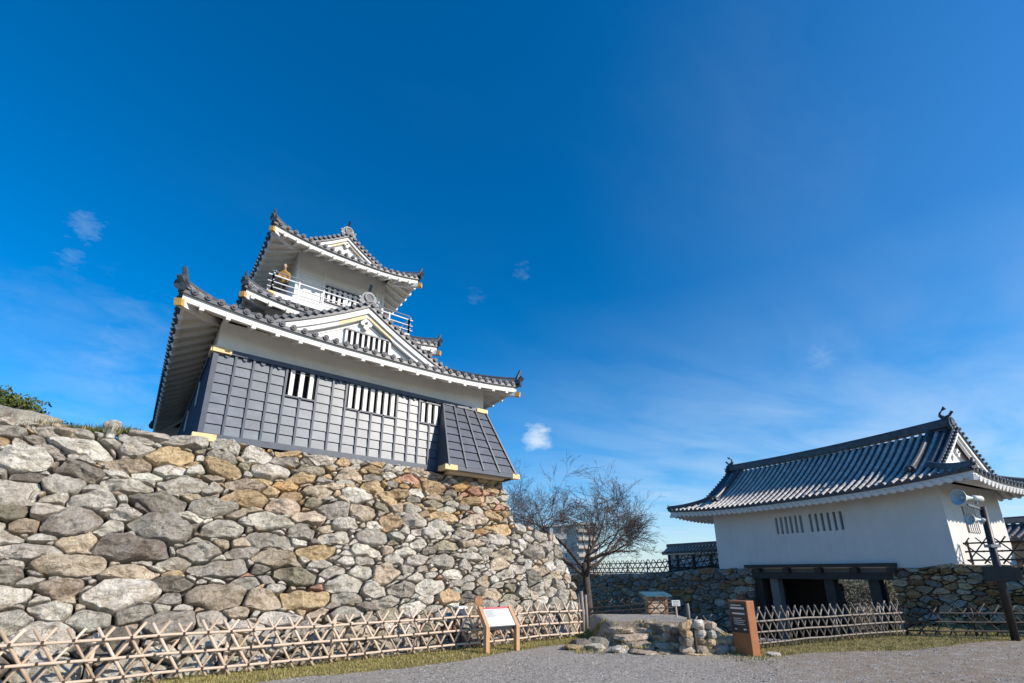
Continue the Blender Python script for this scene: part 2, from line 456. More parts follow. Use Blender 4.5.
def build_ground():
    xs = axis_vals(-4, 27, .16, 2600); ys = axis_vals(-1, 19, .16, 2600)
    nx, ny = len(xs), len(ys)
    vs = []; ga = []; da = []; fa = []
    for x in xs:
        for y in ys:
            near = -6 < x < 40 and -8 < y < 30
            vs.append((x, y, height(x, y) if abs(x) < 300 and abs(y) < 300 else -9.))
            ga.append(grass_w(x, y) if near else 0.)
            gx, gy = gate_xy(x, y)
            f = x * FW.x + y * FW.y; r = x * RT.x + y * RT.y
            dd0 = .95 * sstep(f, 12.0, 12.4) * (1 - sstep(f, 13.6, 14.2)) * sstep(r, 2.0, 2.4) * (1 - sstep(r, 5, 5.5))
            dd = sstep(r, 2.5, 7.) * (1 - sstep(gy, -1.2, -.4)) * .85
            da.append(max(dd, dd0, .9 * sstep(f, 17., 18.)))
            fa.append(sstep(math.hypot(x - 12, y - 10), 22, 34))
    fs = [(i * ny + j, (i + 1) * ny + j, (i + 1) * ny + j + 1, i * ny + j + 1) for i in range(nx - 1) for j in range(ny - 1)]
    me = bpy.data.meshes.new('ground'); me.from_pydata(vs, [], fs); me.materials.append(MATS['ground'])
    for nm, d in (('grass', ga), ('dirt', da), ('far', fa)):
        at = me.attributes.new(nm, 'FLOAT', 'POINT'); at.data.foreach_set('value', d)
    me.polygons.foreach_set('use_smooth', [True] * len(me.polygons)); me.update()
    o = bpy.data.objects.new('ground', me); COL.objects.link(o); o['kind'] = 'structure'
build_ground()

# ------------------------------------------------------------------ rubble stone walls
def clip_poly(poly, n, d):      # keep points with p.n <= d
    out = []
    for i in range(len(poly)):
        a = poly[i]; b = poly[(i + 1) % len(poly)]
        da = a[0] * n[0] + a[1] * n[1] - d; db = b[0] * n[0] + b[1] * n[1] - d
        if da <= 0: out.append(a)
        if (da < 0 < db) or (db < 0 < da):
            t = da / (da - db); out.append((a[0] + (b[0] - a[0]) * t, a[1] + (b[1] - a[1]) * t))
    return out
def inside(poly, p):
    for i in range(len(poly)):
        a = poly[i]; b = poly[(i + 1) % len(poly)]
        if (b[0] - a[0]) * (p[1] - a[1]) - (b[1] - a[1]) * (p[0] - a[0]) < 0: return False
    return True
def stone_cells(region, sizes, ax, rng, gap, sizefun=None):
    """rough power diagram: big stones thrown first, small ones fill the space between; metric stretched by ax along u"""
    reg = [(p[0] / ax, p[1]) for p in region]
    x0 = min(p[0] for p in reg); x1 = max(p[0] for p in reg); y0 = min(p[1] for p in reg); y1 = max(p[1] for p in reg)
    seeds = []
    cell = .5; buckets = {}
    for r, tries in sizes:
        for _ in range(int(tries * (x1 - x0) * (y1 - y0))):
            p = (rng.uniform(x0, x1), rng.uniform(y0, y1))
            if not inside(reg, p): continue
            rr = r * rng.uniform(.85, 1.15) * (sizefun(p[0] * ax, p[1]) if sizefun else 1)
            ok = True; bx, by = int(p[0] // cell), int(p[1] // cell)
            for i in range(bx - 2, bx + 3):
                for j in range(by - 2, by + 3):
                    for q in buckets.get((i, j), ()):
                        if (q[0] - p[0]) ** 2 + (q[1] - p[1]) ** 2 < (.70 * (q[2] + rr)) ** 2: ok = False; break
                    if not ok: break
                if not ok: break
            if ok:
                seeds.append((p[0], p[1], rr)); buckets.setdefault((bx, by), []).append(seeds[-1])
    cells = []
    for s in seeds:
        poly = list(reg); bx, by = int(s[0] // cell), int(s[1] // cell)
        for i in range(bx - 3, bx + 4):
            for j in range(by - 3, by + 4):
                for q in buckets.get((i, j), ()):
                    if q is s: continue
                    dx, dy = q[0] - s[0], q[1] - s[1]; L2 = dx * dx + dy * dy
                    if L2 > 2.6: continue
                    L = math.sqrt(L2); k = .5 + (s[2] ** 2 - q[2] ** 2) / (2 * L2)
                    k = max(.12, min(.88, k))
                    # tilt each joint a little so that the courses do not look machine cut
                    poly = clip_poly(poly, (dx / L, dy / L), s[0] * dx / L + s[1] * dy / L + k * L - gap / 2)
                    if len(poly) < 3: break
                if len(poly) < 3: break
            if len(poly) < 3: break
        if len(poly) >= 3: cells.append([(p[0] * ax, p[1]) for p in poly])
    return cells
def bent(cells, amp=.16, k=.55):
    # bend the courses so that stones tilt and wedge against each other
    out = []
    for poly in cells:
        q = []
        for a, b in zip(poly, poly[1:] + poly[:1]):
            m = max(1, int(math.dist(a, b) / .16))
            for i in range(m):
                u, v = lerp(a[0], b[0], i / m), lerp(a[1], b[1], i / m)
                n = noise.noise_vector((u * k, v * k * 1.6, 4.)) * amp + noise.noise_vector((u * k * 3.2, v * k * 4.5, 8.)) * amp * .36
                q.append((u + n.x, v + n.y * 1.15))
        out.append(q)
    return out
def round_poly(poly, n, cut=.2):
    for _ in range(2 if len(poly) < 12 else 1):
        q = []
        for i in range(len(poly)):
            a = poly[i]; b = poly[(i + 1) % len(poly)]
            q += [(lerp(a[0], b[0], cut), lerp(a[1], b[1], cut)), (lerp(a[0], b[0], 1 - cut), lerp(a[1], b[1], 1 - cut))]
        poly = q
    seg = [math.dist(poly[i], poly[(i + 1) % len(poly)]) for i in range(len(poly))]; tot = sum(seg)
    out = []; acc = 0; i = 0
    for k in range(n):
        d = tot * k / n
        while acc + seg[i] < d and i < len(poly) - 1: acc += seg[i]; i += 1
        t = (d - acc) / max(seg[i], 1e-9); a = poly[i]; b = poly[(i + 1) % len(poly)]
        out.append((lerp(a[0], b[0], t), lerp(a[1], b[1], t)))
    return out
def add_stone(mb, poly, to3, rng, colour, bulge=1., back=.35):
    """poly in (u,v); to3(u,v,h) gives the point h metres out of the wall face"""
    us = [p[0] for p in poly]; vs = [p[1] for p in poly]
    wu, wv = max(us) - min(us), max(vs) - min(vs); sz = math.sqrt(wu * wv)
    if sz < .03: return
    n = 14 if sz < .16 else 26 if sz < .4 else 38
    pr = round_poly(poly, n, rng.uniform(.07, .15))
    cu = sum(p[0] for p in pr) / n; cv = sum(p[1] for p in pr) / n
    H = bulge * min(.17, .04 + .20 * min(wu, wv)) * rng.uniform(.8, 1.25)
    proud = rng.uniform(-.035, .045)
    t1 = rng.gauss(0, .09) ; t2 = rng.gauss(.06, .16)
    planes = []
    for _ in range(rng.randint(3, 6)):
        a = rng.uniform(0, 2 * math.pi); k = rng.uniform(.2, .75); planes.append((math.cos(a) * k, math.sin(a) * k, rng.uniform(.06, .34)))
    lay = rng.uniform(-.35, .35)
    sd = rng.uniform(0, 100); rings = [(1., -back), (1.0, -.05), (.992, H * .35), (.975, H * .68), (.935, H * .90), (.84, H * .98), (.68, H), (.5, H), (.33, H), (.15, H)] if sz > .2 else [(1., -back), (1.0, -.05), (.98, H * .45), (.93, H * .85), (.78, H), (.45, H)]
    base = len(mb.v); k0 = len(mb.c)
    def P(u, v, h, edge):
        q = (u * 2.2 + sd, (v + lay * u) * 4.6, sd)
        if h > 0:
            du, dv = u - cu, v - cv
            f = max(pa * du + pb * dv - pc * min(wu, wv) for pa, pb, pc in planes)
            h += t1 * du + t2 * dv - max(0., f) * 1.15 + proud
            am = min(1., sz * 2.2)
            h += noise.fractal(q, .8, 2.1, 4) * .095 * am - max(0., .12 - abs(noise.noise((u * 1.9 + sd, (v + lay * u) * 5.2, 7.)))) * .38 * am
            h += (noise.cell((u * 3.1 + sd, (v + lay * u) * 7.0, 2.)) - .5) * .022 * am
            h = max(h, -.03)
        nz = noise.noise_vector((u * 3.2 + sd, v * 3.6, 9.)) * .05 * min(1, sz * 1.6) + noise.noise_vector((u * 9 + sd, v * 9, 5.)) * .016 * min(1, sz * 2)
        return to3(u + nz.x, v + nz.y, h)
    for (s, h) in rings:
        for p in pr: mb.v.append(tuple(P(cu + (p[0] - cu) * s, cv + (p[1] - cv) * s, h, s)))
    mb.v.append(tuple(P(cu, cv, H, 0)))
    nr = len(rings)
    for i in range(nr - 1):
        for j in range(n):
            a = base + i * n + j; b = base + i * n + (j + 1) % n; mb.f.append((a, b, b + n, a + n))
    c = base + nr * n
    for j in range(n): mb.f.append((base + (nr - 1) * n + j, base + (nr - 1) * n + (j + 1) % n, c))
    mb.c += [(*colour, 1.)] * (nr * n + 1)
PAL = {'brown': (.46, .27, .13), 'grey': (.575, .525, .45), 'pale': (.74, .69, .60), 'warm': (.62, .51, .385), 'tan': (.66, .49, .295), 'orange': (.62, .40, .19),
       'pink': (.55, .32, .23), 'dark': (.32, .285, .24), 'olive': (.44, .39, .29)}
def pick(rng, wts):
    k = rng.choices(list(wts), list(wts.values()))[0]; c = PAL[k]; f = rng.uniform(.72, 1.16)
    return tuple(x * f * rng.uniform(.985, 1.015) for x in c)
def boulder(mb, c, size, rng, colour, rz=0., n1=26, n2=16, tilt=0.):
    sd = rng.uniform(0, 99); k = len(mb.v); c = Vector(c); ca, sa = math.cos(rz), math.sin(rz)
    cuts = [(Vector((rng.gauss(0, 1), rng.gauss(0, 1), rng.gauss(0, .8))).normalized(), rng.uniform(.62, .86)) for _ in range(11)] + [(Vector((rng.gauss(0, .15), rng.gauss(0, .15), 1)).normalized(), rng.uniform(.6, .8))]
    for i in range(n2 + 1):
        th = math.pi * i / n2
        for j in range(n1):
            ph = 2 * math.pi * j / n1
            d = Vector((math.sin(th) * math.cos(ph), math.sin(th) * math.sin(ph), math.cos(th)))
            r = 1.18
            for nn, q in cuts:
                e = d.dot(nn)
                if e > 0: r = min(r, q / e * 1.15)
            r *= 1 + .13 * noise.fractal((d.x * 1.8 + sd, d.y * 1.8, d.z * 2.4), .8, 2.1, 4)
            p = Vector((d.x * size[0], d.y * size[1], d.z * size[2])) * r
            mb.v.append((c.x + p.x * ca - p.y * sa, c.y + p.x * sa + p.y * ca, c.z + p.z - p.x * tilt)); mb.c.append((*colour, 1.))
    for i in range(n2):
        for j in range(n1):
            a = k + i * n1 + j; b = k + i * n1 + (j + 1) % n1; mb.f.append((a, a + n1, b + n1, b))

# the tall base of the keep: battered face, along X, foot at Y=11.05, top at Y=12.85
WB, WT, WH = 11.05, 12.86, 4.68
def build_keep_wall():
    rng = random.Random(11)
    t = thing('stone_wall', 'tall rough wall of grey and tan boulders carrying the keep', 'stone wall', (3, 12, 0))
    mb = MB(); mb.c = []
    bat = (WT - WB) / WH; nl = math.sqrt(1 + bat * bat)
    def to3(u, v, h):
        sag = .10 * math.sin(math.pi * min(1, max(0, v / WH)))
        return Vector((u - 3, WB + bat * v + sag - h / nl - 12, v + h * bat / nl))
    main = [(-7, -.1), (9.62, -.1), (9.5, WH - .3), (9.3, WH - .02), (.3, WH - .02), (-7, WH - .66)]
    def sf(u, v): return lerp(1.12, .84, sstep(u, -1, 6)) * lerp(1.04, .86, sstep(v, 2.8, 4.6))
    for c in bent(stone_cells(main, [(.225, 9), (.18, 24), (.14, 55), (.105, 100), (.075, 130), (.048, 160)], 2.3, rng, .018, sf)):
        u = sum(p[0] for p in c) / len(c); v = sum(p[1] for p in c) / len(c)
        top = sstep(v + .5 * noise.noise((u * .6, v, 1.)), 2.5, 3.9) * sstep(u, .3, 2.5)
        wts = {'grey': lerp(4, .8, top), 'pale': lerp(3.2, 1.6, top), 'warm': lerp(1.8, 2.6, top), 'tan': .3 + 3.0 * top, 'orange': .04 + .8 * top,
               'pink': .05 + .25 * top, 'dark': .55, 'olive': .5}
        if 7.6 < u < 9.7 and 3.4 < v < 4.2: wts['pink'] = 4
        if v < 1.0: wts['warm'] += 1.6; wts['pink'] += .5
        add_stone(mb, c, to3, rng, pick(rng, wts))
    wing = [(9.55, -.1), (11.75, -.1), (11.62, 1.4), (11.42, 2.86), (10.05, 3.16), (9.55, 3.22)]
    def to3w(u, v, h):      # the wing turns slightly away round the corner
        b = to3(u, v, h); return Vector((b.x, b.y + .10 * max(0, u - 10.2) ** 2, b.z))
    for c in bent(stone_cells(wing, [(.22, 30), (.165, 60), (.115, 90), (.07, 110)], 1.5, rng, .02), .07, 1.1):
        add_stone(mb, c, to3w, rng, pick(rng, {'grey': 3, 'pale': 3, 'warm': 2, 'dark': .5, 'olive': .3}))
    # side returns so the corners have body
    def side(X, y0, z1):
        def t3(u, v, h): return Vector((X + h - 3 - .03 * v, y0 + u + bat * v - 12, v))
        return t3
    for c in stone_cells([(0, -.1), (4, -.1), (4, 2.9), (0, 2.9)], [(.25, 60), (.17, 120), (.10, 140)], 1.5, rng, .03):
        add_stone(mb, c, side(11.66, WB + .5, 3), rng, pick(rng, {'grey': 3, 'pale': 2, 'warm': 2, 'dark': .5}))
    for c in stone_cells([(0, 2.9), (6, 2.9), (6, WH), (0, WH)], [(.25, 60), (.17, 120), (.10, 140)], 1.5, rng, .03):
        add_stone(mb, c, side(9.58, WB + .25, 3), rng, pick(rng, {'grey': 2, 'tan': 3, 'warm': 2, 'orange': 1}))
    # loose boulders on the crest left of the keep
    for (x, y, z, a, b, c_, rz, kk, tl) in ((-2.1, 13.15, 4.55, .56, .42, .36, -.05, 'grey', .10), (-1.62, 13.1, 4.46, .36, .35, .22, .3, 'warm', .1), (-3.3, 13.3, 4.8, .7, .45, .36, .1, 'warm', .1), (-.74, 12.98, 4.62, .14, .2, .25, .3, 'pale', 0), (-1.05, 13.2, 4.5, .25, .2, .2, .3, 'warm', 0),
                                        (-1.45, 12.95, 4.42, .4, .3, .12, 0, 'warm', .05), (-.1, 13.0, 4.56, .42, .3, .12, .1, 'grey', 0), (-.35, 13.2, 4.55, .25, .25, .15, 0, 'grey', 0), (-4.6, 13.5, 4.9, .8, .5, .5, 0, 'grey', 0)):
        boulder(mb, (x - 3, y - 12, z), (a, b, c_), rng, pick(rng, {kk: 1}), rz, tilt=tl)
    mb.build('stonework', 'stone', t, smooth=True)
    core = MB()      # earth behind the stones
    def face(z, o): return WB + bat * z + o
    core.add([(-10, -12 + face(-.1, .22), -.1), (6.5, -12 + face(-.1, .22), -.1), (6.35, -12 + face(WH, .22), WH - .1), (-2.6, -12 + face(WH, .22), WH - .1), (-10, -12 + face(WH, .22), WH - .8),
              (-10, 16, -.1), (6.5, 16, -.1), (6.35, 16, WH - .1), (-2.6, 16, WH - .1), (-10, 16, WH - .8)],
             [(0, 1, 2, 3, 4), (1, 6, 7, 2), (2, 7, 8, 3), (3, 8, 9, 4), (6, 5, 9, 8, 7), (5, 0, 4, 9)])
    core.add([(6.4, -12 + face(-.1, .3), -.1), (8.5, -12 + face(-.1, .5), -.1), (8.3, -12 + face(2.8, .55), 2.75), (6.4, -12 + face(2.8, .3), 2.95),
              (6.4, 9, -.1), (8.5, 9, -.1), (8.3, 9, 2.75), (6.4, 9, 2.95)], [(0, 1, 2, 3), (1, 5, 6, 2), (3, 2, 6, 7), (5, 4, 7, 6)])
    core.build('earth_fill', 'earth_core', t)
build_keep_wall()

# ------------------------------------------------------------------ roofs
def hp(t, c=.32): return t * (1 - c) + c * t * t
class Slope:
    """one roof slope: eave A->B, upper edge a->b (plan), height zb + H*hp(t) for t in t0..t1, corners lifted by U"""
    def __init__(s, A, B, a, b, zb, H, t0=0., t1=1., U=0., c=.32):
        s.A, s.B, s.a, s.b = map(Vector, (A, B, a, b)); s.e = (s.B - s.A).normalized(); s.L = (s.B - s.A).length
        s.n = Vector((-s.e.y, s.e.x))
        if (s.a - s.A).dot(s.n) < 0: s.n = -s.n
        s.D = (s.a - s.A).dot(s.n); s.xl1 = (s.a - s.A).dot(s.e); s.xr1 = (s.b - s.A).dot(s.e)
        s.zb, s.H, s.t0, s.t1, s.U, s.c = zb, H, t0, t1, U, c
    def xl(s, t): return s.xl1 * t
    def xr(s, t): return lerp(s.L, s.xr1, t)
    def P(s, x, t, dz=0.):
        z = s.zb + s.H * hp(lerp(s.t0, s.t1, t), s.c)
        if s.U:
            Rr = s.L * .5; d = max(0., min(x - s.xl(t), s.xr(t) - x)); z += s.U * (max(0, 1 - t)) ** 2 * max(0., 1 - d / Rr) ** 2.6
        p = s.A + s.e * x + s.n * (s.D * t)
        return Vector((p.x, p.y, z + dz))
    def tmax(s, x):
        if x < s.xl1 - 1e-6: return max(0., x / s.xl1)
        if x > s.xr1 + 1e-6: return max(0., (s.L - x) / (s.L - s.xr1))
        return 1.
    def sheet(s, mb, dz, t0=0., t1=1., nx=26, nt=8, flip=False):
        mb.grid(lambda u, v: s.P(lerp(s.xl(lerp(t0, t1, v)), s.xr(lerp(t0, t1, v)), u), lerp(t0, t1, v), dz), nx, nt, flip)
    def rows(s, mb, ends, sp=.3, r=.082, tile=.32, off=None, cap=True, sides=6):
        n = int(s.L / sp); x = (s.L - (n - 1) * sp) / 2 if off is None else off
        slen = math.hypot(s.D, s.H * (hp(s.t1, s.c) - hp(s.t0, s.c)))
        while x < s.L - .02:
            tm = s.tmax(x)
            if tm * slen > .12:
                nt = max(1, int(tm * slen / tile)); prev = None
                pts = []
                for i in range(nt):
                    pts.append((tm * i / nt, r * 1.0)); pts.append((tm * (i + 1) / nt, r * .84))
                k = len(mb.v)
                for (t, rr) in pts:
                    p = s.P(x, t); q = s.P(x, min(1, t + .02)); q2 = s.P(x, max(0, t - .02))
                    d = (q - q2).normalized(); e3 = Vector((s.e.x, s.e.y, 0)); up = e3.cross(d)
                    if up.z < 0: up = -up
                    for j in range(sides + 1):
                        a = math.pi * j / sides; mb.v.append(tuple(p + e3 * rr * math.cos(a) + up * rr * math.sin(a)))
                m = sides + 1
                for i in range(len(pts) - 1):
                    for j in range(sides): mb.f.append((k + i * m + j, k + i * m + j + 1, k + (i + 1) * m + j + 1, k + (i + 1) * m + j))
                if cap:
                    p = s.P(x, 0); out = Vector((-s.n.x, -s.n.y, 0))
                    ends.disc(p + out * .015 + Vector((0, 0, .012)), out, r * 1.12, .05, 12)
                    ends.disc(p + out * .05 + Vector((0, 0, .012)), out, r * .5, .025, 8)
            x += sp
    def eave(s, tiles, fascia, n=30, drop=.09, fh=.2, inset=.07, th=.07, fz=.03):
        out = -s.n; ins = [i / n for i in range(n + 1)]
        for (mb, o0, o1, z0, z1) in ((tiles, 0., .05, -drop, -.005), (fascia, inset, inset + th, -drop - fh + fz, -drop + fz)):
            k = len(mb.v)
            for u in ins:
                t_a = o0 / s.D; t_b = o1 / s.D
                for (tt, zz) in ((t_a, z1), (t_a, z0), (t_b, z0), (t_b, z1)):
                    x = lerp(s.xl(tt), s.xr(tt), u); p = s.P(x, 0); q = s.A + s.e * x + s.n * (s.D * tt)
                    mb.v.append((q.x, q.y, p.z + zz))
            for i in range(n):
                for j in range(4):
                    a = k + i * 4 + j; b = k + i * 4 + (j + 1) % 4; mb.f.append((a, a + 4, b + 4, b))
            mb.f.append((k, k + 1, k + 2, k + 3)); e = k + n * 4; mb.f.append((e + 3, e + 2, e + 1, e))
    def soffit(s, mb, tw, dz=-.24, nx=24):
        s.sheet(mb, dz, .06 / s.D, tw, nx, 4, True)
    def rafters(s, mb, tw, sp=.55, wd=.10, ht=.12, dz=-.28, t_out=.02, rnd=False):
        n = int(s.L / sp); x = (s.L - (n - 1) * sp) / 2
        while x < s.L:
            tm = min(tw, s.tmax(x) - .02)
            if tm > .1:
                a = s.P(x, t_out, dz); m = s.P(x, tm * .5, dz); b = s.P(x, tm, dz)
                if rnd: mb.tube([a, m, b], wd, 8)
                else: mb.beam([a, m, b], wd, ht)
            x += sp

def ridge(mb, mo, pts, wd=.2, ht=.2, cap_r=.075):
    """ridge of stacked tiles with mortar lines between the courses"""
    pts = [Vector(p) for p in pts]; n = 4
    for i in range(n):
        z0 = ht * i / n; k = len(mb.v); ww = wd / 2 * (1 - .10 * i)
        for a, b in zip(pts, pts[1:]):
            mb.bar(a + Vector((0, 0, z0 + ht / n / 2)), b + Vector((0, 0, z0 + ht / n / 2)), ww * 2, ht / n * .72)
            mo.bar(a + Vector((0, 0, z0 + ht / n)), b + Vector((0, 0, z0 + ht / n)), ww * 1.8, ht / n * .4)
    mb.tube([p + Vector((0, 0, ht + cap_r * .3)) for p in pts], cap_r, 8)
def onigawara(mb, dk, p, d, s):
    """ridge-end demon tile: ring with shoulders, a knob of curls and a round tile shooting up on top"""
    mb.mark(); dk.mark(); p = Vector(p); d = Vector(d).normalized(); sd = Vector((-d.y, d.x, 0)); up = Vector((0, 0, 1))
    sh = [(-.62, -.42), (-.78, -.1), (-.62, .12), (-.56, .46), (-.34, .72), (-.14, .82), (.14, .82), (.34, .72), (.56, .46), (.62, .12), (.78, -.1), (.62, -.42), (.3, -.3), (-.3, -.3)]
    mb.prism([p + sd * (x * s) + up * (z * s) - d * (.12 * s) for x, z in sh], d * (.22 * s))
    ringp = [p + d * (.14 * s) + sd * (.34 * s * math.cos(a)) + up * (.3 * s + .34 * s * math.sin(a)) for a in [2 * math.pi * i / 14 for i in range(15)]]
    mb.tube(ringp, .10 * s, 6, False)
    dk.disc(p + d * (.12 * s) + up * (.3 * s), d, .25 * s, .03, 12)
    for q in (-1, 1):
        for (x, z, r) in ((.66, -.16, .15), (.74, .14, .11), (.5, -.38, .13)):
            mb.tube([p + sd * (q * x * s) + up * (z * s) - d * (.08 * s), p + sd * (q * x * s) + up * (z * s) + d * (.18 * s)], r * s, 8)
    dk.tube([p - d * (.35 * s) + up * (.86 * s), p + d * (.06 * s) + up * (1.0 * s), p + d * (.36 * s) + up * (1.36 * s)], [.13 * s, .13 * s, .14 * s], 8)
def corner_curl(dk, mb, p, d, s):
    """upswept end of a hip ridge"""
    dk.mark(); p = Vector(p); d = Vector((d[0], d[1], 0)).normalized(); up = Vector((0, 0, 1))
    dk.tube([p - d * .5 * s + up * .10 * s, p + up * .2 * s, p + d * .22 * s + up * .42 * s], [.16 * s, .16 * s, .15 * s], 8)
    mb.tube([p - d * .1 * s + up * .28 * s, p - d * .02 * s + up * .55 * s, p + d * .1 * s + up * .85 * s], [.15 * s, .11 * s, .08 * s], 6)
    mb.disc(p + d * .08 * s + up * .12 * s, d, .26 * s, .10 * s, 10)

class Roof:
    """collects the meshes of one roof and links them as one part with sub-parts"""
    def __init__(s): s.tiles, s.ends, s.fascia, s.soff, s.raft, s.ridges, s.mort, s.orn, s.dorn, s.gold, s.round = (MB() for _ in range(11))
    def build(s, name, parent, tile='roof_tile', label=None):
        r = s.tiles.build(name, tile, parent, label=label)
        for mb, nm, m in ((s.round, 'round_tiles', tile if tile == 'roof_tile' else 'gate_round'), (s.ends, 'eave_tile_ends', 'tile_end' if tile == 'roof_tile' else tile), (s.soff, 'soffit', 'soffit'),
                          (s.ridges, 'ridge_tiles', tile), (s.mort, 'mortar_lines', 'mortar' if tile == 'roof_tile' else 'tile_end')):
            if mb.v: mb.build(nm, m, r)
        for mb, nm, m in ((s.fascia, 'fascia', 'plaster_trim'), (s.raft, 'rafter', 'plaster_trim'), (s.orn, 'ridge_end_tile', 'ornament' if tile == 'roof_tile' else 'dark_ornament'), (s.dorn, 'ridge_horn', 'dark_ornament'), (s.gold, 'gold_fitting', 'gold')):
            pieces(mb, nm, m, r)
        return r

def hip_roof(rf, x0, x1, y0, y1, ix0, ix1, iy0, iy1, zb, H, U, wall, t1=1., sp=.3, raft_sp=.55, rnd=False, curl=.45, fh=.2, raft_w=.10, gold=True, ridge_t=1., rr=.082):
    """ring of four slopes round a wall; wall = (x0,x1,y0,y1) where the soffit meets it"""
    sl = [Slope((x0, y0), (x1, y0), (ix0, iy0), (ix1, iy0), zb, H, 0, t1, U), Slope((x1, y0), (x1, y1), (ix1, iy0), (ix1, iy1), zb, H, 0, t1, U),
          Slope((x1, y1), (x0, y1), (ix1, iy1), (ix0, iy1), zb, H, 0, t1, U), Slope((x0, y1), (x0, y0), (ix0, iy1), (ix0, iy0), zb, H, 0, t1, U)]
    tw = [(wall[2] - y0) / (iy0 - y0), (x1 - wall[1]) / (x1 - ix1), (y1 - wall[3]) / (y1 - iy1), (wall[0] - x0) / (ix0 - x0)]
    for s, t in zip(sl, tw):
        s.sheet(rf.tiles, -.03); s.rows(rf.round, rf.ends, sp, rr); s.eave(rf.tiles, rf.fascia, fh=fh)
        s.soffit(rf.soff, min(1, t + .02)); s.rafters(rf.raft, min(1, t), raft_sp, raft_w, .12, rnd=rnd)
    for s in sl:
        pts = [s.P(s.xl(t), t, .0) for t in [i / 10 * ridge_t for i in range(11)]]
        ridge(rf.ridges, rf.mort, pts, .2, .17, .07)
        d = (pts[0] - pts[3]); corner_curl(rf.dorn, rf.dorn, pts[0], d, curl)
        # hip rafter below the corner with a gilt cap
        q = [s.P(s.xl(t), t, -.36) for t in (.015, .3, .6)]
        rf.raft.beam(q, .14, .16)
        if gold:
            dd = (q[0] - q[1]).normalized(); rf.gold.bar(q[0] - dd * .02, q[0] + dd * .10, .155, .165)
    return sl

def gable(rf, wallmb, xc, hw, y, yb, zf, za, dy=-1, c=.25, barge=.26, gold=None, trim=None, oni=.4, tile_ends=.24, over=.0, wz0=None, inset=.28, ridge_h=.22, rows=True, thick=.10):
    """gable whose face looks along dy*Y: two tiled slopes, barge boards, wall, ridge"""
    def R_(u):      # u in -1..1 across; height of the tile surface
        t = 1 - abs(u); return zf + (za - zf) * (t * (1 - c) + c * t * t)
    n = 14
    for sgn in (-1, 1):
        us = [sgn * i / n for i in range(n + 1)]
        rf.tiles.grid(lambda a, b: (xc + sgn * a * hw, lerp(y, yb, b), R_(a)), n, 10, flip=(sgn * dy < 0))
        if rows:      # round tiles running down the slope
            L = abs(yb - y); k = int(L / .3)
            for i in range(k):
                yy = y + (yb - y) * (i + .7) / k
                rf.round.tube([(xc + u * hw, yy, R_(u) + .02) for u in us], .075, 6, False)
        # edge tiles along the rake
        slen = math.hypot(hw, za - zf); m = int(slen / tile_ends)
        for i in range(m + 1):
            u = sgn * (i + .5) / (m + .6)
            p = Vector((xc + u * hw, y + dy * .02, R_(u) + .05))
            rf.ends.disc(p, (0, dy, 0), .062, .08, 10)
        rf.tiles.tube([(xc + u * hw, y - dy * .12, R_(u) + .05) for u in us], .085, 8)
        rf.tiles.tube([(xc + u * hw, y - dy * .38, R_(u) + .05) for u in us], .085, 8)
        # thickness of the tile bed, then the white barge board in two steps
        def band(mb, z0, z1, ya, yb2, u0=0., u1=1., k=12):
            pl = [(xc + sgn * lerp(u0, u1, i / k) * hw, R_(lerp(u0, u1, i / k))) for i in range(k + 1)]
            kk = len(mb.v)
            for (x, z) in pl:
                for (yy, zz) in ((ya, z + z1), (ya, z + z0), (yb2, z + z0), (yb2, z + z1)): mb.v.append((x, yy, zz))
            for i in range(k):
                for j in range(4):
                    a = kk + i * 4 + j; b = kk + i * 4 + (j + 1) % 4; mb.f.append((a, a + 4, b + 4, b))
            mb.f.append((kk, kk + 1, kk + 2, kk + 3)); e = kk + k * 4; mb.f.append((e + 3, e + 2, e + 1, e))
        band(rf.tiles, -thick, .0, y, y - dy * .3)
        band(rf.fascia, -thick - barge, -thick, y - dy * .05, y - dy * .14, 0, .985)
        band(rf.fascia, -thick - barge * 1.75, -thick - barge + .0, y - dy * .12, y - dy * .22, 0, .94)
        if gold:
            for (u0, u1) in gold: band(gold_mb, -thick - barge * 1.70, -thick - barge - .03, y - dy * .112, y - dy * .16, u0, u1)
        band(trim or rf.fascia, -thick - barge * 2.35, -thick - barge * 2.2, y - dy * (inset - .03), y - dy * (inset + .04), 0, .86)
    # wall of the gable, set back under the barge boards
    yw = y - dy * inset; z0 = zf - .25 if wz0 is None else wz0
    k = 12; top = [(xc + u * hw, yw, R_(u) - thick) for u in [-.97 + 1.94 * i / (2 * k) for i in range(2 * k + 1)]]
    kk = len(wallmb.v)
    for p in top: wallmb.v.append(p); wallmb.v.append((p[0], yw, min(z0, p[2])))
    for i in range(2 * k): wallmb.f.append((kk + 2 * i, kk + 2 * i + 1, kk + 2 * i + 3, kk + 2 * i + 2))
    # underside between barge board and wall
    rp = [Vector((xc, y - dy * .25, za - .02)), Vector((xc, lerp(y, yb, .5), za - .02)), Vector((xc, yb, za - .02))]
    ridge(rf.ridges, rf.mort, rp, .24, ridge_h, .085)
    if oni: onigawara(rf.orn, rf.dorn, (xc, y - dy * .18, za + .30 * oni + .05), (0, dy, 0), oni)
gold_mb = MB()
def gegyo(mb, dk, x, y, z, s, dy=-1):
    pts = [(-.0, .55), (.3, .35), (.62, .0), (.5, -.3), (.22, -.3), (.3, -.55), (0, -.8), (-.3, -.55), (-.22, -.3), (-.5, -.3), (-.62, .0), (-.3, .35)]
    mb.prism([(x + a * s, y, z + b * s) for a, b in pts], (0, dy * .07, 0))
    dk.disc((x, y + dy * .09, z), (0, dy, 0), .13 * s, .05, 8)

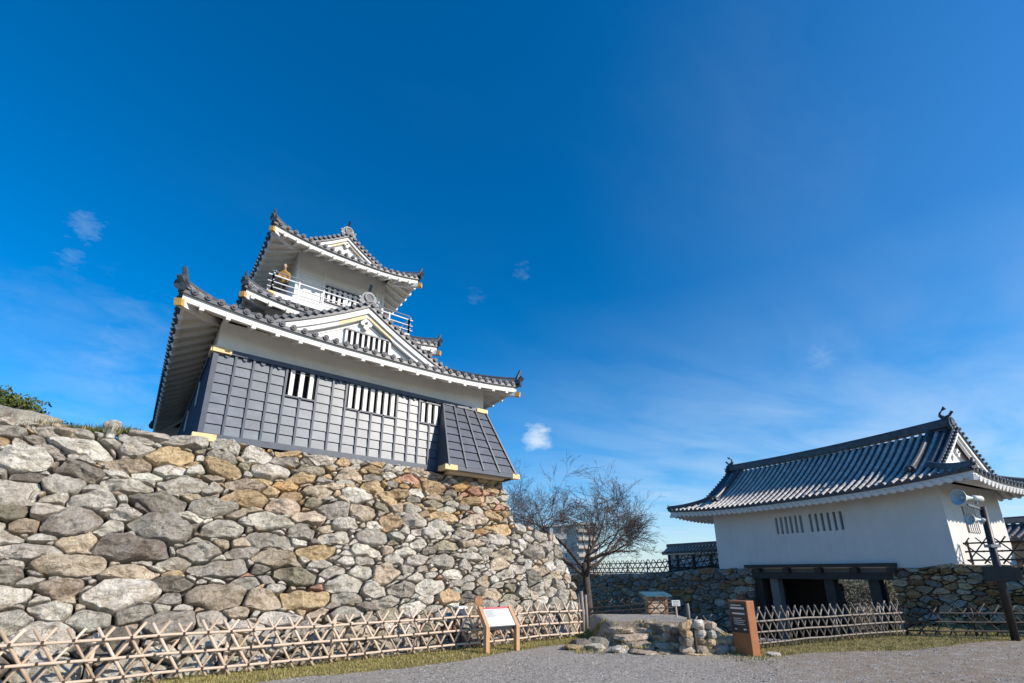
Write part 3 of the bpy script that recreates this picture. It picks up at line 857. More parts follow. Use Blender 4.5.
def wall_panel(mb, x0, x1, z0, z1, y, holes, depth=.14, back=None):
    """front wall (facing -Y) with real openings; reveals and a dark back for each hole"""
    xs = sorted({x0, x1, *[h[0] for h in holes], *[h[1] for h in holes]}); zs = sorted({z0, z1, *[h[2] for h in holes], *[h[3] for h in holes]})
    for a, b in zip(xs, xs[1:]):
        for c, d in zip(zs, zs[1:]):
            mx, mz = (a + b) / 2, (c + d) / 2
            if any(h[0] < mx < h[1] and h[2] < mz < h[3] for h in holes): continue
            mb.add([(a, y, c), (b, y, c), (b, y, d), (a, y, d)], [(0, 1, 2, 3)])
    for (a, b, c, d) in holes:
        e = y + depth
        mb.add([(a, y, c), (b, y, c), (b, y, d), (a, y, d), (a, e, c), (b, e, c), (b, e, d), (a, e, d)], [(0, 4, 5, 1), (1, 5, 6, 2), (2, 6, 7, 3), (3, 7, 4, 0)])
        if back is not None: back.add([(a, e, c), (b, e, c), (b, e, d), (a, e, d)], [(0, 1, 2, 3)])

# ------------------------------------------------------------------ the keep
def boards(mb, gap, x0, x1, z0, z1, y, rows, battens, bat_mb, holes=(), face=None):
    """lapped boards between battens; face maps (x, out, z) to a point"""
    F = face or (lambda x, o, z: (x, y - o, z))
    ed = sorted(set([x0, x1] + list(battens)))
    gap.add([F(x0, -.0, z0), F(x1, -.0, z0), F(x1, -.0, z1), F(x0, -.0, z1)], [(0, 1, 2, 3)]) if not holes else None
    for a, b in zip(ed, ed[1:]):
        for i in range(rows):
            c = lerp(z0, z1, i / rows); d = lerp(z0, z1, (i + 1) / rows) - .022
            for h in holes:
                if h[0] - .01 < (a + b) / 2 < h[1] + .01:
                    if d > h[2] and c < h[2]: d = h[2] - .01
                    elif c >= h[2] - .02: d = c
            if d - c < .03: continue
            p = [F(a + .012, .045, c), F(b - .012, .045, c), F(b - .012, .022, d), F(a + .012, .022, d), F(a + .012, .004, c), F(b - .012, .004, c), F(b - .012, .004, d), F(a + .012, .004, d)]
            mb.add(p, [(0, 1, 2, 3), (4, 5, 1, 0), (1, 5, 6, 2), (3, 2, 6, 7), (4, 0, 3, 7)])
    for x in battens:
        zt = z1
        for h in holes:
            if h[0] + .02 < x < h[1] - .02: zt = h[2]
        p = []
        for zz in (z0, zt): p += [F(x - .026, .004, zz), F(x + .026, .004, zz), F(x + .026, .075, zz), F(x - .026, .075, zz)]
        bat_mb.add(p, [(0, 1, 5, 4), (1, 2, 6, 5), (2, 3, 7, 6), (3, 0, 4, 7), (4, 5, 6, 7), (3, 2, 1, 0)])

def barred_window(parent, x0, x1, z0, z1, y, bars, fr=.05, bar_w=.07, dep=.16, frame_m='batten', bar_m='plaster_trim'):
    fmb = MB()
    fmb.box(x0 - fr, x0, y - .07, y + .02, z0 - fr, z1 + fr); fmb.box(x1, x1 + fr, y - .07, y + .02, z0 - fr, z1 + fr)
    fmb.box(x0, x1, y - .075, y + .02, z0 - fr, z0)
    fmb.box(x0, x1, y - .075, y + .02, z1, z1 + fr)
    wd = fmb.build('window', frame_m, parent)
    b = MB(); b.box(x0, x1, y + dep, y + dep + .03, z0, z1); b.build('dark_opening', 'void', wd)
    b = MB()
    for i in range(bars):
        x = lerp(x0, x1, (i + .5) / bars); b.box(x - bar_w / 2, x + bar_w / 2, y - .045, y + .05, z0, z1)
    pieces(b, 'window_bar', bar_m, wd)
    return wd

def build_keep():
    T = thing('castle_keep', 'white castle keep of stacked tiled roofs with black boarded lower storey on the stone base', 'castle keep', (4.78, 18, 4.68))
    o = (-4.78, -18., -4.68)
    K = bpy.data.objects.new('frame_dummy', None)      # not linked; offsets below are baked instead
    bpy.data.objects.remove(K)
    OFF = Vector(o)
    def B(mb, name, m, parent=T, smooth=False, label=None):
        mb.v = [(p[0] + OFF.x, p[1] + OFF.y, p[2] + OFF.z) for p in mb.v]
        return mb.build(name, m, parent, smooth, label)
    X0, X1, Y0, Y1 = .82, 8.76, 13., 25.0; ZB, ZT, ZS = 4.72, 6.95, 7.75
    # --- first storey
    holes = [(2.50, 3.24, 6.16, 6.88), (4.10, 5.58, 6.14, 6.86), (6.38, 7.06, 6.16, 6.80)]
    hid = [(a, b, c, d) for a, b, c, d in holes]
    mb = MB(); bk = MB()
    wall_panel(mb, X0, X1, ZB, ZS, Y0, hid, .16)
    mb.add([(X0, Y0, ZB), (X0, Y1, ZB), (X0, Y1, ZS), (X0, Y0, ZS)], [(0, 3, 2, 1)])
    mb.add([(X1, Y0, ZB), (X1, Y1, ZB), (X1, Y1, ZS), (X1, Y0, ZS)], [(0, 1, 2, 3)])
    mb.add([(X0, Y1, ZB), (X1, Y1, ZB), (X1, Y1, ZS), (X0, Y1, ZS)], [(0, 1, 2, 3)])
    B(mb, 'lower_wall', 'keep_plaster')
    # front boards
    bats = [.86 + .41 * i for i in range(4)] + [2.47, 2.87, 3.27, 3.69, 4.07, 4.47, 4.84, 5.21, 5.61, 6.0, 6.35, 6.72, 7.09, 7.4]
    bm, gp, bt = MB(), MB(), MB()
    wall_panel(gp, X0 + .0, 7.6, ZB + .1, ZT - .06, Y0 - .003, hid, .1)
    boards(bm, gp, X0, 7.6, ZB + .12, ZT - .05, Y0, 8, bats, bt, hid)
    # frame
    bt.box(X0 - .05, 8.84, Y0 - .10, Y0 + .02, ZB - .04, ZB + .12); bt.box(X0 - .04, 8.82, Y0 - .10, Y0 + .02, ZT - .06, ZT + .06)
    bt.box(X0 - .05, X0 + .03, Y0 - .085, Y0 + .02, ZB + .12, ZT - .06)
    # scallop ornaments hung below the top rail
    for a, b in zip([X0] + bats, bats):
        x = (a + b) / 2
        if any(h[0] - .05 < x < h[1] + .05 for h in hid): continue
        for k in range(5):
            an0 = math.pi * k / 5; an1 = math.pi * (k + 1) / 5
            bt.hexa([(x, Y0 - .07, ZT - .06), (x - .06 * math.cos(an0), Y0 - .07, ZT - .06 - .09 * math.sin(an0)), (x - .06 * math.cos(an1), Y0 - .07, ZT - .06 - .09 * math.sin(an1)), (x, Y0 - .07, ZT - .061),
                     (x, Y0 - .03, ZT - .06), (x - .06 * math.cos(an0), Y0 - .03, ZT - .06 - .09 * math.sin(an0)), (x - .06 * math.cos(an1), Y0 - .03, ZT - .06 - .09 * math.sin(an1)), (x, Y0 - .03, ZT - .061)])
    cl = B(bm, 'board_cladding', 'board')
    B(gp, 'board_joints', 'gap_dark', cl); B(bt, 'battens', 'batten', cl)
    # left and right boards
    for (X, sg, nm) in ((X0, -1, 'left boards in shade'), (X1, 1, None)):
        bm, gp, bt = MB(), MB(), MB()
        F = (lambda x, ou, z, X=X, sg=sg: (X + sg * (ou + .004), x, z))
        boards(bm, gp, Y0 + .0, Y1, ZB + .12, ZT - .05, 0, 8, [Y0 + .08 + .42 * i for i in range(29)], bt, (), F)
        bt.box(*(sorted((X + sg * .004, X + sg * .11))), Y0 + .03, Y1, ZB - .04, ZB + .12); bt.box(*(sorted((X + sg * .004, X + sg * .11))), Y0 + .03, Y1, ZT - .06, ZT + .06)
        c2 = B(bm, 'side_cladding', 'side_board'); B(gp, 'board_joints', 'gap_dark', c2); B(bt, 'battens', 'side_board', c2)
        if sg < 0:
            for yy in (15.2, 18.4):
                q = MB(); q.box(X - .10, X + .02, yy, yy + .12, 6.1, 6.8); B(q, 'window_bar', 'plaster_trim', c2)
    for h, nb in zip(hid, (3, 7, 3)):
        wd = barred_window(T, h[0], h[1], h[2], h[3], Y0, nb, .045, .105)
        for ob in [wd] + [c for c in bpy.data.objects if c.parent == wd]:
            for v in ob.data.vertices: v.co += OFF
    # stone-drop bay flaring out at the right corner
    by0, bz0, bz1 = 12.2, 4.70, ZT - .07
    def F(x, ou, z):      # front face of the flare; x in 0..1 across
        t = (bz1 - z) / (bz1 - bz0); yy = lerp(Y0 - .06, by0, t); xl = lerp(7.12, 7.0, t); xr = lerp(8.83, 9.58, t)
        return (lerp(xl, xr, x), yy - ou * .94, z + ou * .33)
    bm, gp, bt = MB(), MB(), MB()
    boards(bm, gp, 0, 1, bz0 + .06, bz1, 0, 8, [.012, .25, .49, .73, .985], bt, (), F)
    bt = MB()
    for x in (.012, .25, .49, .73, .985):
        a, b = Vector(F(x, .045, bz0 + .02)), Vector(F(x, .045, bz1)); bt.bar(a, b, .05, .07, (0, -1, 0))
    def Fr(x, ou, z):
        t = (bz1 - z) / (bz1 - bz0); xx = lerp(X1 + .06, 9.58, t); ya = lerp(Y0 - .06, by0, t); yb = lerp(14.4, 14.7, t)
        return (xx + ou * .94, lerp(ya, yb, x), z + ou * .33)
    bm.c = None
    boards(bm, gp, 0, 1, bz0 + .06, bz1, 0, 8, [], bt, (), Fr)
    gp.add([F(0, 0, bz0), F(1, 0, bz0), F(1, 0, bz1), F(0, 0, bz1)], [(0, 1, 2, 3)])
    # left cheek
    bm.add([(7.0, by0, bz0), (7.0, Y0 - .05, bz0), (7.12, Y0 - .05, bz1)], [(0, 2, 1)])
    # bottom frame
    bt.bar((6.97, by0 + .02, bz0), (9.61, by0 + .02, bz0), .1, .13); bt.bar((9.57, by0, bz0), (9.57, 14.7, bz0), .1, .13); bt.bar((7.02, by0 + .05, bz0), (7.02, Y0 - .1, bz0), .09, .12)
    sk = B(bm, 'stone_drop_bay', 'skirt_board'); B(gp, 'board_joints', 'gap_dark', sk); B(bt, 'battens', 'batten', sk)
    q = MB(); q.box(7.06, 9.52, by0 + .07, Y0 - .1, bz0 - .02, bz0 + .02); B(q, 'underside', 'box_wood', sk)
    q = MB(); q.box(7.25, 9.3, by0 + .3, 12.8, bz0 - .10, bz0 - .024); B(q, 'hatch', 'soffit', sk)
    g = MB()
    g.box(6.90, 7.32, by0 - .05, by0 + .10, bz0 - .075, bz0 + .075); g.box(6.91, 7.01, by0 - .04, by0 + .4, bz0 - .07, bz0 + .07); g.box(9.40, 9.68, by0 - .045, by0 + .12, bz0 - .075, bz0 + .075)
    g.box(X0 - .08, X0 + .33, Y0 - .13, Y0 - .005, ZT - .07, ZT + .07); g.box(X0 - .12, X0 - .0, Y0 - .1, Y0 + .4, ZT - .065, ZT + .065)
    g.box(8.44, 8.87, Y0 - .13, Y0 - .005, ZT - .07, ZT + .06)
    g.box(X0 - .15, X0 + .34, Y0 - .16, Y0 - .005, ZB - .08, ZB + .09)
    pieces(g, 'gold_fitting', 'gold_paint', T, OFF)
    # --- lower roof, with the broad gable standing on it
    rf = Roof()
    hip_roof(rf, -.12, 9.58, 12.06, 25.94, 2.05, 7.05, 15.4, 20.9, 7.60, 1.62, .27, (X0, X1, Y0, Y1), curl=.60, sp=.27, rr=.064)
    lw = MB()
    gable(rf, lw, 4.58, 2.78, 13.18, 16.4, 8.22, 9.70, -1, .22, .19, gold=((.02, .30), (.70, .93)), oni=.40, ridge_h=.2)
    gw = [(lerp(3.95, 5.35, 0), lerp(3.95, 5.35, 1), 8.34, 8.78)]
    r = None
    for mb in (rf.tiles, rf.ends, rf.fascia, rf.soff, rf.raft, rf.ridges, rf.mort, rf.orn, rf.dorn, rf.gold, rf.round): mb.v = [(p[0] + OFF.x, p[1] + OFF.y, p[2] + OFF.z) for p in mb.v]
    r1 = rf.build('lower_roof', T)
    gw_ = B(lw, 'gable_wall', 'plaster_trim', r1)
    gg = MB(); gg.v, gg.f = list(gold_mb.v), list(gold_mb.f); pieces(gg, 'gold_trim', 'gold_paint', r1, OFF); gold_mb.v.clear(); gold_mb.f.clear()
    ge, gd = MB(), MB(); gegyo(ge, gd, 4.58, 13.40, 9.10, .30); B(ge, 'gable_pendant', 'plaster_trim', r1); B(gd, 'pendant_boss', 'dark_ornament', r1)
    # barred opening in the gable
    fr, ba = MB(), MB(); xa, xb, za, zb_ = 4.02, 5.40, 8.28, 8.72; yw = 13.46
    fr.box(xa, xb, yw - .02, yw - .004, za, zb_)
    B(fr, 'gable_window', 'void', r1)
    for i in range(9): x = lerp(xa, xb, i / 8); ba.box(x - .035, x + .035, yw - .09, yw - .022, za, zb_)
    ba2 = MB(); ba2.box(xa - .05, xb + .05, yw - .11, yw - .004, zb_, zb_ + .05)
    pieces(ba, 'window_bar', 'plaster_trim', r1, OFF); B(ba2, 'window_lintel', 'batten', r1)
    # --- second storey and its roof
    mb = MB(); a0, a1, b0, b1 = 2.05, 7.05, 15.4, 20.9
    mb.box(a0, a1, b0, b1, 8.9, 9.75); B(mb, 'middle_wall', 'keep_plaster')
    rf = Roof()
    hip_roof(rf, 1.30, 7.82, 14.62, 21.7, 2.9, 6.25, 16.35, 20.4, 9.62, .95, .25, (a0, a1, b0, b1), curl=.46, raft_sp=.5, sp=.27, rr=.062)
    for mb in (rf.tiles, rf.ends, rf.fascia, rf.soff, rf.raft, rf.ridges, rf.mort, rf.orn, rf.dorn, rf.gold, rf.round): mb.v = [(p[0] + OFF.x, p[1] + OFF.y, p[2] + OFF.z) for p in mb.v]
    rf.build('middle_roof', T)
    # --- balcony
    c0, c1, d0, d1 = 2.14, 7.0, 15.62, 20.7
    dk = MB(); dk.box(c0, c1, d0, d1, 10.36, 10.44); dk.box(c0 - .04, c1 + .04, d0 - .04, d0 + .08, 10.28, 10.46); dk.box(c0 - .04, c1 + .04, d1 - .08, d1 + .04, 10.28, 10.46)
    dk.box(c0 - .04, c0 + .08, d0 + .08, d1 - .08, 10.28, 10.46); dk.box(c1 - .08, c1 + .04, d0 + .08, d1 - .08, 10.28, 10.46)
    n = 9
    for i in range(n): x = lerp(c0 + .2, c1 - .2, i / (n - 1)); dk.box(x - .05, x + .05, d0 + .09, d0 + .8, 10.20, 10.355)
    bal = B(dk, 'balcony', 'rail_white')
    g = MB(); g.box(c0 - .1, c0 + .1, d0 - .1, d0 + .1, 10.25, 10.42); pieces(g, 'gold_fitting', 'gold', bal, OFF)
    rl, ps = MB(), MB()
    for (p, q) in (((c0, d0), (c1, d0)), ((c1, d0), (c1, d1)), ((c1, d1), (c0, d1)), ((c0, d1), (c0, d0))):
        p = Vector((*p, 0)); q = Vector((*q, 0)); d = (q - p).normalized()
        for z, h in ((11.06, .04), (10.82, .028), (10.62, .028)):
            rl.bar(p - d * .15 + Vector((0, 0, z)), q + d * .15 + Vector((0, 0, z)), .035, h)
        m = 6
        for i in range(m + 1):
            s_ = lerp(p, q, i / m); ps.box(s_.x - .028, s_.x + .028, s_.y - .028, s_.y + .028, 10.46, 11.10)
    pieces(rl, 'handrail', 'rail_white', bal, OFF); pieces(ps, 'railing_post', 'rail_white', bal, OFF)
    rl = MB(); rl.tube([(c0 - .05, d0 + .06, 11.25), (c1 + .05, d0 + .06, 11.25)], .02, 6)
    for i in range(7): x = lerp(c0, c1, i / 6); rl.tube([(x, d0 + .06, 11.1), (x, d0 + .06, 11.25)], .012, 5)
    rl.tube([(c0 + .06, d0, 11.25), (c0 + .06, d1, 11.25)], .02, 6)
    B(rl, 'safety_rail', 'rail_metal', bal)
    # --- top storey
    e0, e1, f0, f1 = 3.02, 6.42, 16.9, 20.0
    hw = (4.15, 5.95, 11.44, 12.06)
    mb = MB(); wall_panel(mb, e0, e1, 10.4, 13.5, f0, [hw], .16)
    mb.add([(e0, f0, 10.4), (e0, f1, 10.4), (e0, f1, 13.4), (e0, f0, 13.4)], [(0, 3, 2, 1)]); mb.add([(e1, f0, 10.4), (e1, f1, 10.4), (e1, f1, 13.4), (e1, f0, 13.4)], [(0, 1, 2, 3)])
    mb.add([(e0, f1, 10.4), (e1, f1, 10.4), (e1, f1, 13.4), (e0, f1, 13.4)], [(0, 1, 2, 3)])
    uw = B(mb, 'upper_wall', 'keep_plaster')
    bd = MB()
    for z in (10.85, 11.2, 12.2, 12.45): bd.box(e0 - .02, e1 + .02, f0 - .035, f0 - .004, z, z + .05)
    for x in (e0 + .02, 3.98, 6.05, e1 - .1): bd.box(x - .0, x + .08, f0 - .05, f0 - .004, 10.46, 12.6)
    pieces(bd, 'timber_band', 'plaster_trim', uw, OFF)
    wd = barred_window(T, *hw, f0, 9, .04, .10)
    for ob in [wd] + [c for c in bpy.data.objects if c.parent == wd]:
        for v in ob.data.vertices: v.co += OFF
    # --- top roof: hipped skirt with a gabled upper part facing the front
    rf = Roof()
    hip_roof(rf, 1.86, 7.32, 15.55, 20.9, 3.30, 5.88, 17.0, 19.75, 12.78, .80, .27, (e0, e1, f0, f1), curl=.48, raft_sp=.42, sp=.25, rr=.06)
    uwm = MB()
    gable(rf, uwm, 4.59, 1.36, 16.38, 19.95, 13.42, 14.32, -1, .2, .13, gold=((.02, .4), (.66, .93)), oni=.36, tile_ends=.2, ridge_h=.2, inset=.22)
    onigawara(rf.orn, rf.dorn, (4.59, 19.9, 14.45), (0, 1, 0), .36)
    for mb in (rf.tiles, rf.ends, rf.fascia, rf.soff, rf.raft, rf.ridges, rf.mort, rf.orn, rf.dorn, rf.gold, rf.round): mb.v = [(p[0] + OFF.x, p[1] + OFF.y, p[2] + OFF.z) for p in mb.v]
    r3 = rf.build('top_roof', T)
    q = MB(); q.add([(3.3, 19.8, 13.3), (5.88, 19.8, 13.3), (4.59, 19.8, 14.3)], [(0, 1, 2)]); B(q, 'gable_wall', 'plaster_trim', r3)
    B(uwm, 'gable_wall', 'plaster_trim', r3)
    gg = MB(); gg.v, gg.f = list(gold_mb.v), list(gold_mb.f); pieces(gg, 'gold_trim', 'gold_paint', r3, OFF); gold_mb.v.clear(); gold_mb.f.clear()
    ge, gd = MB(), MB(); gegyo(ge, gd, 4.59, 16.55, 13.92, .2); B(ge, 'gable_pendant', 'plaster_trim', r3); B(gd, 'pendant_boss', 'dark_ornament', r3)
build_keep()

# ------------------------------------------------------------------ the gate house
GZ = math.atan2(GE2.y, GE2.x)
def shachi(parent, x, y, z, d, s=.5):
    mb = MB()
    pts = [(x, y + d * .25 * s, z), (x, y + d * .1 * s, z + .28 * s), (x, y - d * .12 * s, z + .55 * s), (x, y - d * .05 * s, z + .85 * s), (x, y + d * .18 * s, z + 1.1 * s)]
    mb.tube(pts, [.2 * s, .25 * s, .19 * s, .11 * s, .05 * s], 8)
    for q in (-1, 1):
        mb.prism([(x, y + d * .08 * s, z + .98 * s), (x + q * .1 * s, y + d * .5 * s, z + 1.12 * s), (x + q * .2 * s, y + d * .42 * s, z + 1.42 * s), (x + q * .03 * s, y + d * .16 * s, z + 1.15 * s)], (0, .05 * s, .02 * s))
        mb.prism([(x + q * .2 * s, y, z + .3 * s), (x + q * .42 * s, y - d * .1 * s, z + .55 * s), (x + q * .2 * s, y - d * .1 * s, z + .5 * s)], (0, .04 * s, 0))
    return mb.build('fish_finial', 'dark_ornament', parent, True)
def build_gate():
    T = thing('gatehouse', 'white plastered gatehouse with dark tiled hip and gable roof over a timber gateway', 'gatehouse', (GATE.x, GATE.y, 0), GZ)
    D, L, ZB, ZT = 5.2, 10.4, 1.9, 5.05
    slots = []
    for (a, b) in ((3.70, 5.04), (5.50, 6.72)):
        n = 6
        for i in range(n):
            y = lerp(a, b, i / (n - 1)); slots.append((y - .062, y + .062))
    # front wall built in a rotated frame: panel facing -Y, then turned so that it faces -X
    mb, bk = MB(), MB()
    wall_panel(mb, -L, 0, ZB, ZT, 0, [(-b, -a, 3.50, 4.30) for a, b in slots], .2, bk)
    def turn(m): m.v = [(p[1], -p[0], p[2]) for p in m.v]
    turn(mb); turn(bk)
    mb.add([(0, 0, ZB), (D, 0, ZB), (D, 0, ZT), (0, 0, ZT)], [(0, 1, 2, 3)]); mb.add([(D, 0, ZB), (D, L, ZB), (D, L, ZT), (D, 0, ZT)], [(0, 1, 2, 3)])
    mb.add([(0, L, ZB), (D, L, ZB), (D, L, ZT), (0, L, ZT)], [(3, 2, 1, 0)])
    mb.add([(0, 0, ZB), (D, 0, ZB), (D, L, ZB), (0, L, ZB)], [(3, 2, 1, 0)])
    wl = mb.build('plaster_wall', 'plaster', T); pieces(bk, 'window_slot', 'void', wl)
    # window on the sunny end
    q = MB(); q.box(1.5, 2.5, -.02, -.004, 3.2, 4.2); ew = q.build('end_window', 'hut_wood', wl)
    q = MB(); [q.box(1.55 + .18 * i, 1.62 + .18 * i, -.06, -.022, 3.2, 4.2) for i in range(6)]; pieces(q, 'window_bar', 'plaster_trim', ew)
    # roof
    rf = Roof(); ze, H = 4.92, 2.56; ex0, ex1, ey0, ey1 = -1.02, D + 1.02, -1.5, L + 2.25
    xc = D / 2; run = xc - ex0; th = .36; ix0 = ex0 + run * th; iy0 = ey0 + 1.72; iy1 = ey1 - 2.0
    U = .30
    sl = hip_roof(rf, ex0, ex1, ey0, ey1, ix0, D - ix0, iy0, iy1, ze, H, U, (0, D, 0, L), t1=th, sp=.30, raft_sp=.30, rnd=True, curl=.40, raft_w=.105, gold=False, fh=.24)
    g0, g1 = iy0 - .45, iy1 + .45
    for (A, B_, a, b) in (((ix0, g1), (ix0, g0), (xc, g1), (xc, g0)), ((D - ix0, g0), (D - ix0, g1), (xc, g0), (xc, g1))):
        s = Slope(A, B_, a, b, ze, H, th, 1., 0)
        s.sheet(rf.tiles, -.03); s.rows(rf.round, rf.ends, .30, off=.12, cap=False)
    zf = ze + H * hp(th); za = ze + H
    lw = MB()
    hwid = xc - ix0
    for (yy, dy) in ((g0, -1), (g1, 1)):
        yb = yy - dy * .9
        gable(rf, lw, xc, hwid * 1.04, yy, yb, zf - .02, za, dy, .12, .2, gold=None, oni=.42, tile_ends=.26, ridge_h=.05, inset=.42, rows=False)
    # main ridge, descending ridges near each end
    ridge(rf.ridges, rf.mort, [(xc, lerp(g0 + .1, g1 - .1, i / 12), za + .0 + .12 * abs(i / 6 - 1) ** 2) for i in range(13)], .34, .27, .10)
    for yy in (g0 + .95, g1 - .95):
        for sg in (-1, 1):
            def Q(t): 
                tt = lerp(1., th - .07, t); return Vector((xc + sg * run * (1 - tt), yy, ze + H * hp(tt) + .03))
            ridge(rf.ridges, rf.mort, [Q(i / 6) for i in range(7)], .26, .16, .08)
            p = Q(1.02); rf.orn.mark(); rf.dorn.mark(); rf.orn.disc(p + Vector((0, 0, .12)), (sg, 0, -.3), .2, .14, 10); rf.dorn.tube([p + Vector((0, 0, .1)), p + Vector((sg * .28, 0, .14))], .09, 8)
    rr = rf.build('tiled_roof', T, 'gate_tile')
    lw.build('gable_wall', 'plaster_trim', rr)
    ge, gd = MB(), MB(); gegyo(ge, gd, xc, g0 + .28, za - 1.0, .28); ge.build('gable_pendant', 'plaster_trim', rr); gd.build('pendant_boss', 'dark_ornament', rr)
    shachi(rr, xc, g0 + .42, za + .44, -1, .40); shachi(rr, xc, g1 - .42, za + .44, 1, .40)
    # timber gateway below
    bm = MB(); bm.box(-.30, -.004, 1.95, 8.65, 1.95, 2.09); gw = bm.build('sill_beam', 'old_wood', T)
    bm = MB()
    for y in (2.1, 3.5, 5.0, 6.5, 8.0): bm.box(-.24, .0, y - .14, y + .14, 1.72, 1.925)
    pieces(bm, 'joist_end', 'old_wood', gw)
    bm = MB(); bm.box(-.12, .5, 1.9, 8.7, 1.44, 1.715); bm.build('lintel', 'old_wood', T)
    bm = MB(); bm.box(.012, .05, 1.8, 8.6, 1.72, 1.89); bm.build('infill_boards', 'grey_wood', T)
    for y, m in ((7.35, 'grey_wood'), (2.95, 'old_wood'), (8.2, 'old_wood'), (4.75, 'old_wood')):
        bm = MB(); bm.box(.02, .40, y - .2, y + .2, -1.75, 1.438); bm.build('post', m, T)
    for y in (7.3, 4.95, 2.9):
        bm = MB(); bm.box(4.5, 4.85, y - .17, y + .17, -1.75, 1.9); bm.build('rear_post', 'old_wood', T)
    bm = MB(); bm.box(4.5, 4.8, 1.4, 9., 1.5, 1.9); bm.build('rear_beam', 'old_wood', T)
    # open gate leaf of planks, turned inwards
    for y0, sg in ((4.95, 1), (8.45, -1)):
        bm = MB()
        for i in range(3 if sg > 0 else 7): bm.box(.5 + .31 * i, .79 + .31 * i, y0, y0 + .08, -1.6, 1.25)
        lf = bm.build('gate_leaf', 'grey_wood', T)
        bm = MB()
        for z in (-1.2, -.4, .4, 1.0): bm.box(.5, 1.4 if sg > 0 else 2.7, y0 - .05, y0 - .003, z - .07, z + .07)
        pieces(bm, 'ledge', 'old_wood', lf)
    bm = MB(); bm.box(2.9, 3.0, 6.3, 8.74, -1.7, 1.45); bm.build('added_dark_screen', 'old_wood', T)  # added screen that darkens the passage where pale ground showed through
build_gate()

def gate_stone(name, label, outline, ax, sizes, wts, xface=-.05, seed=3, thick=3., bat=.12):
    """rubble wall in the gate frame: face looks along -x, outline in (y, z)"""
    rng = random.Random(seed)
    y0 = outline[0][0]
    P0 = gate_world(xface, y0)
    T = thing(name, label, 'stone wall', (P0.x, P0.y, 0), GZ)
    zt = max(p[1] for p in outline)
    mb = MB(); mb.c = []
    def to3(u, v, h): return Vector((-(zt - v) * bat - h, u - y0, v))
    # face looks along -x, so flip orientation by mirroring u
    mirr = [(-u, v) for u, v in reversed(outline)]
    for c in bent(stone_cells(mirr, sizes, ax + .5, rng, .022), .10, .8):
        add_stone(mb, c, lambda u, v, h: to3(-u, v, h), rng, pick(rng, wts))
    mb.build('stonework', 'stone', T, True)
    co = MB()
    poly = [(-(zt - v) * bat + .16, u - y0, v - .06) for u, v in outline]
    co.prism(poly, (thick, 0, 0)); co.build('earth_fill', 'earth_core', T)
    return T
gate_stone('stone_wall', 'brownish rubble wall under the right end of the gatehouse behind the speaker pole', [(-9, -1.8), (2.1, -1.8), (2.15, 1.90), (.1, 2.0), (-1.2, 1.95), (-9, 1.9)], 1.5,
           [(.155, 30), (.115, 60), (.08, 90), (.05, 120)], {'brown': 6, 'warm': 2, 'tan': 3, 'grey': 1.4, 'dark': .6, 'orange': .8}, seed=5, thick=5.3)
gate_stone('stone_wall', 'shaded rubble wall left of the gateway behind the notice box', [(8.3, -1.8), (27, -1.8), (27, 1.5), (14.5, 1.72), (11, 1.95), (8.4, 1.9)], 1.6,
           [(.20, 26), (.15, 40), (.10, 70), (.065, 90)], {'grey': .6, 'olive': 1.2, 'dark': 5, 'brown': 2}, seed=9, thick=5.3, xface=-.1, bat=.15)

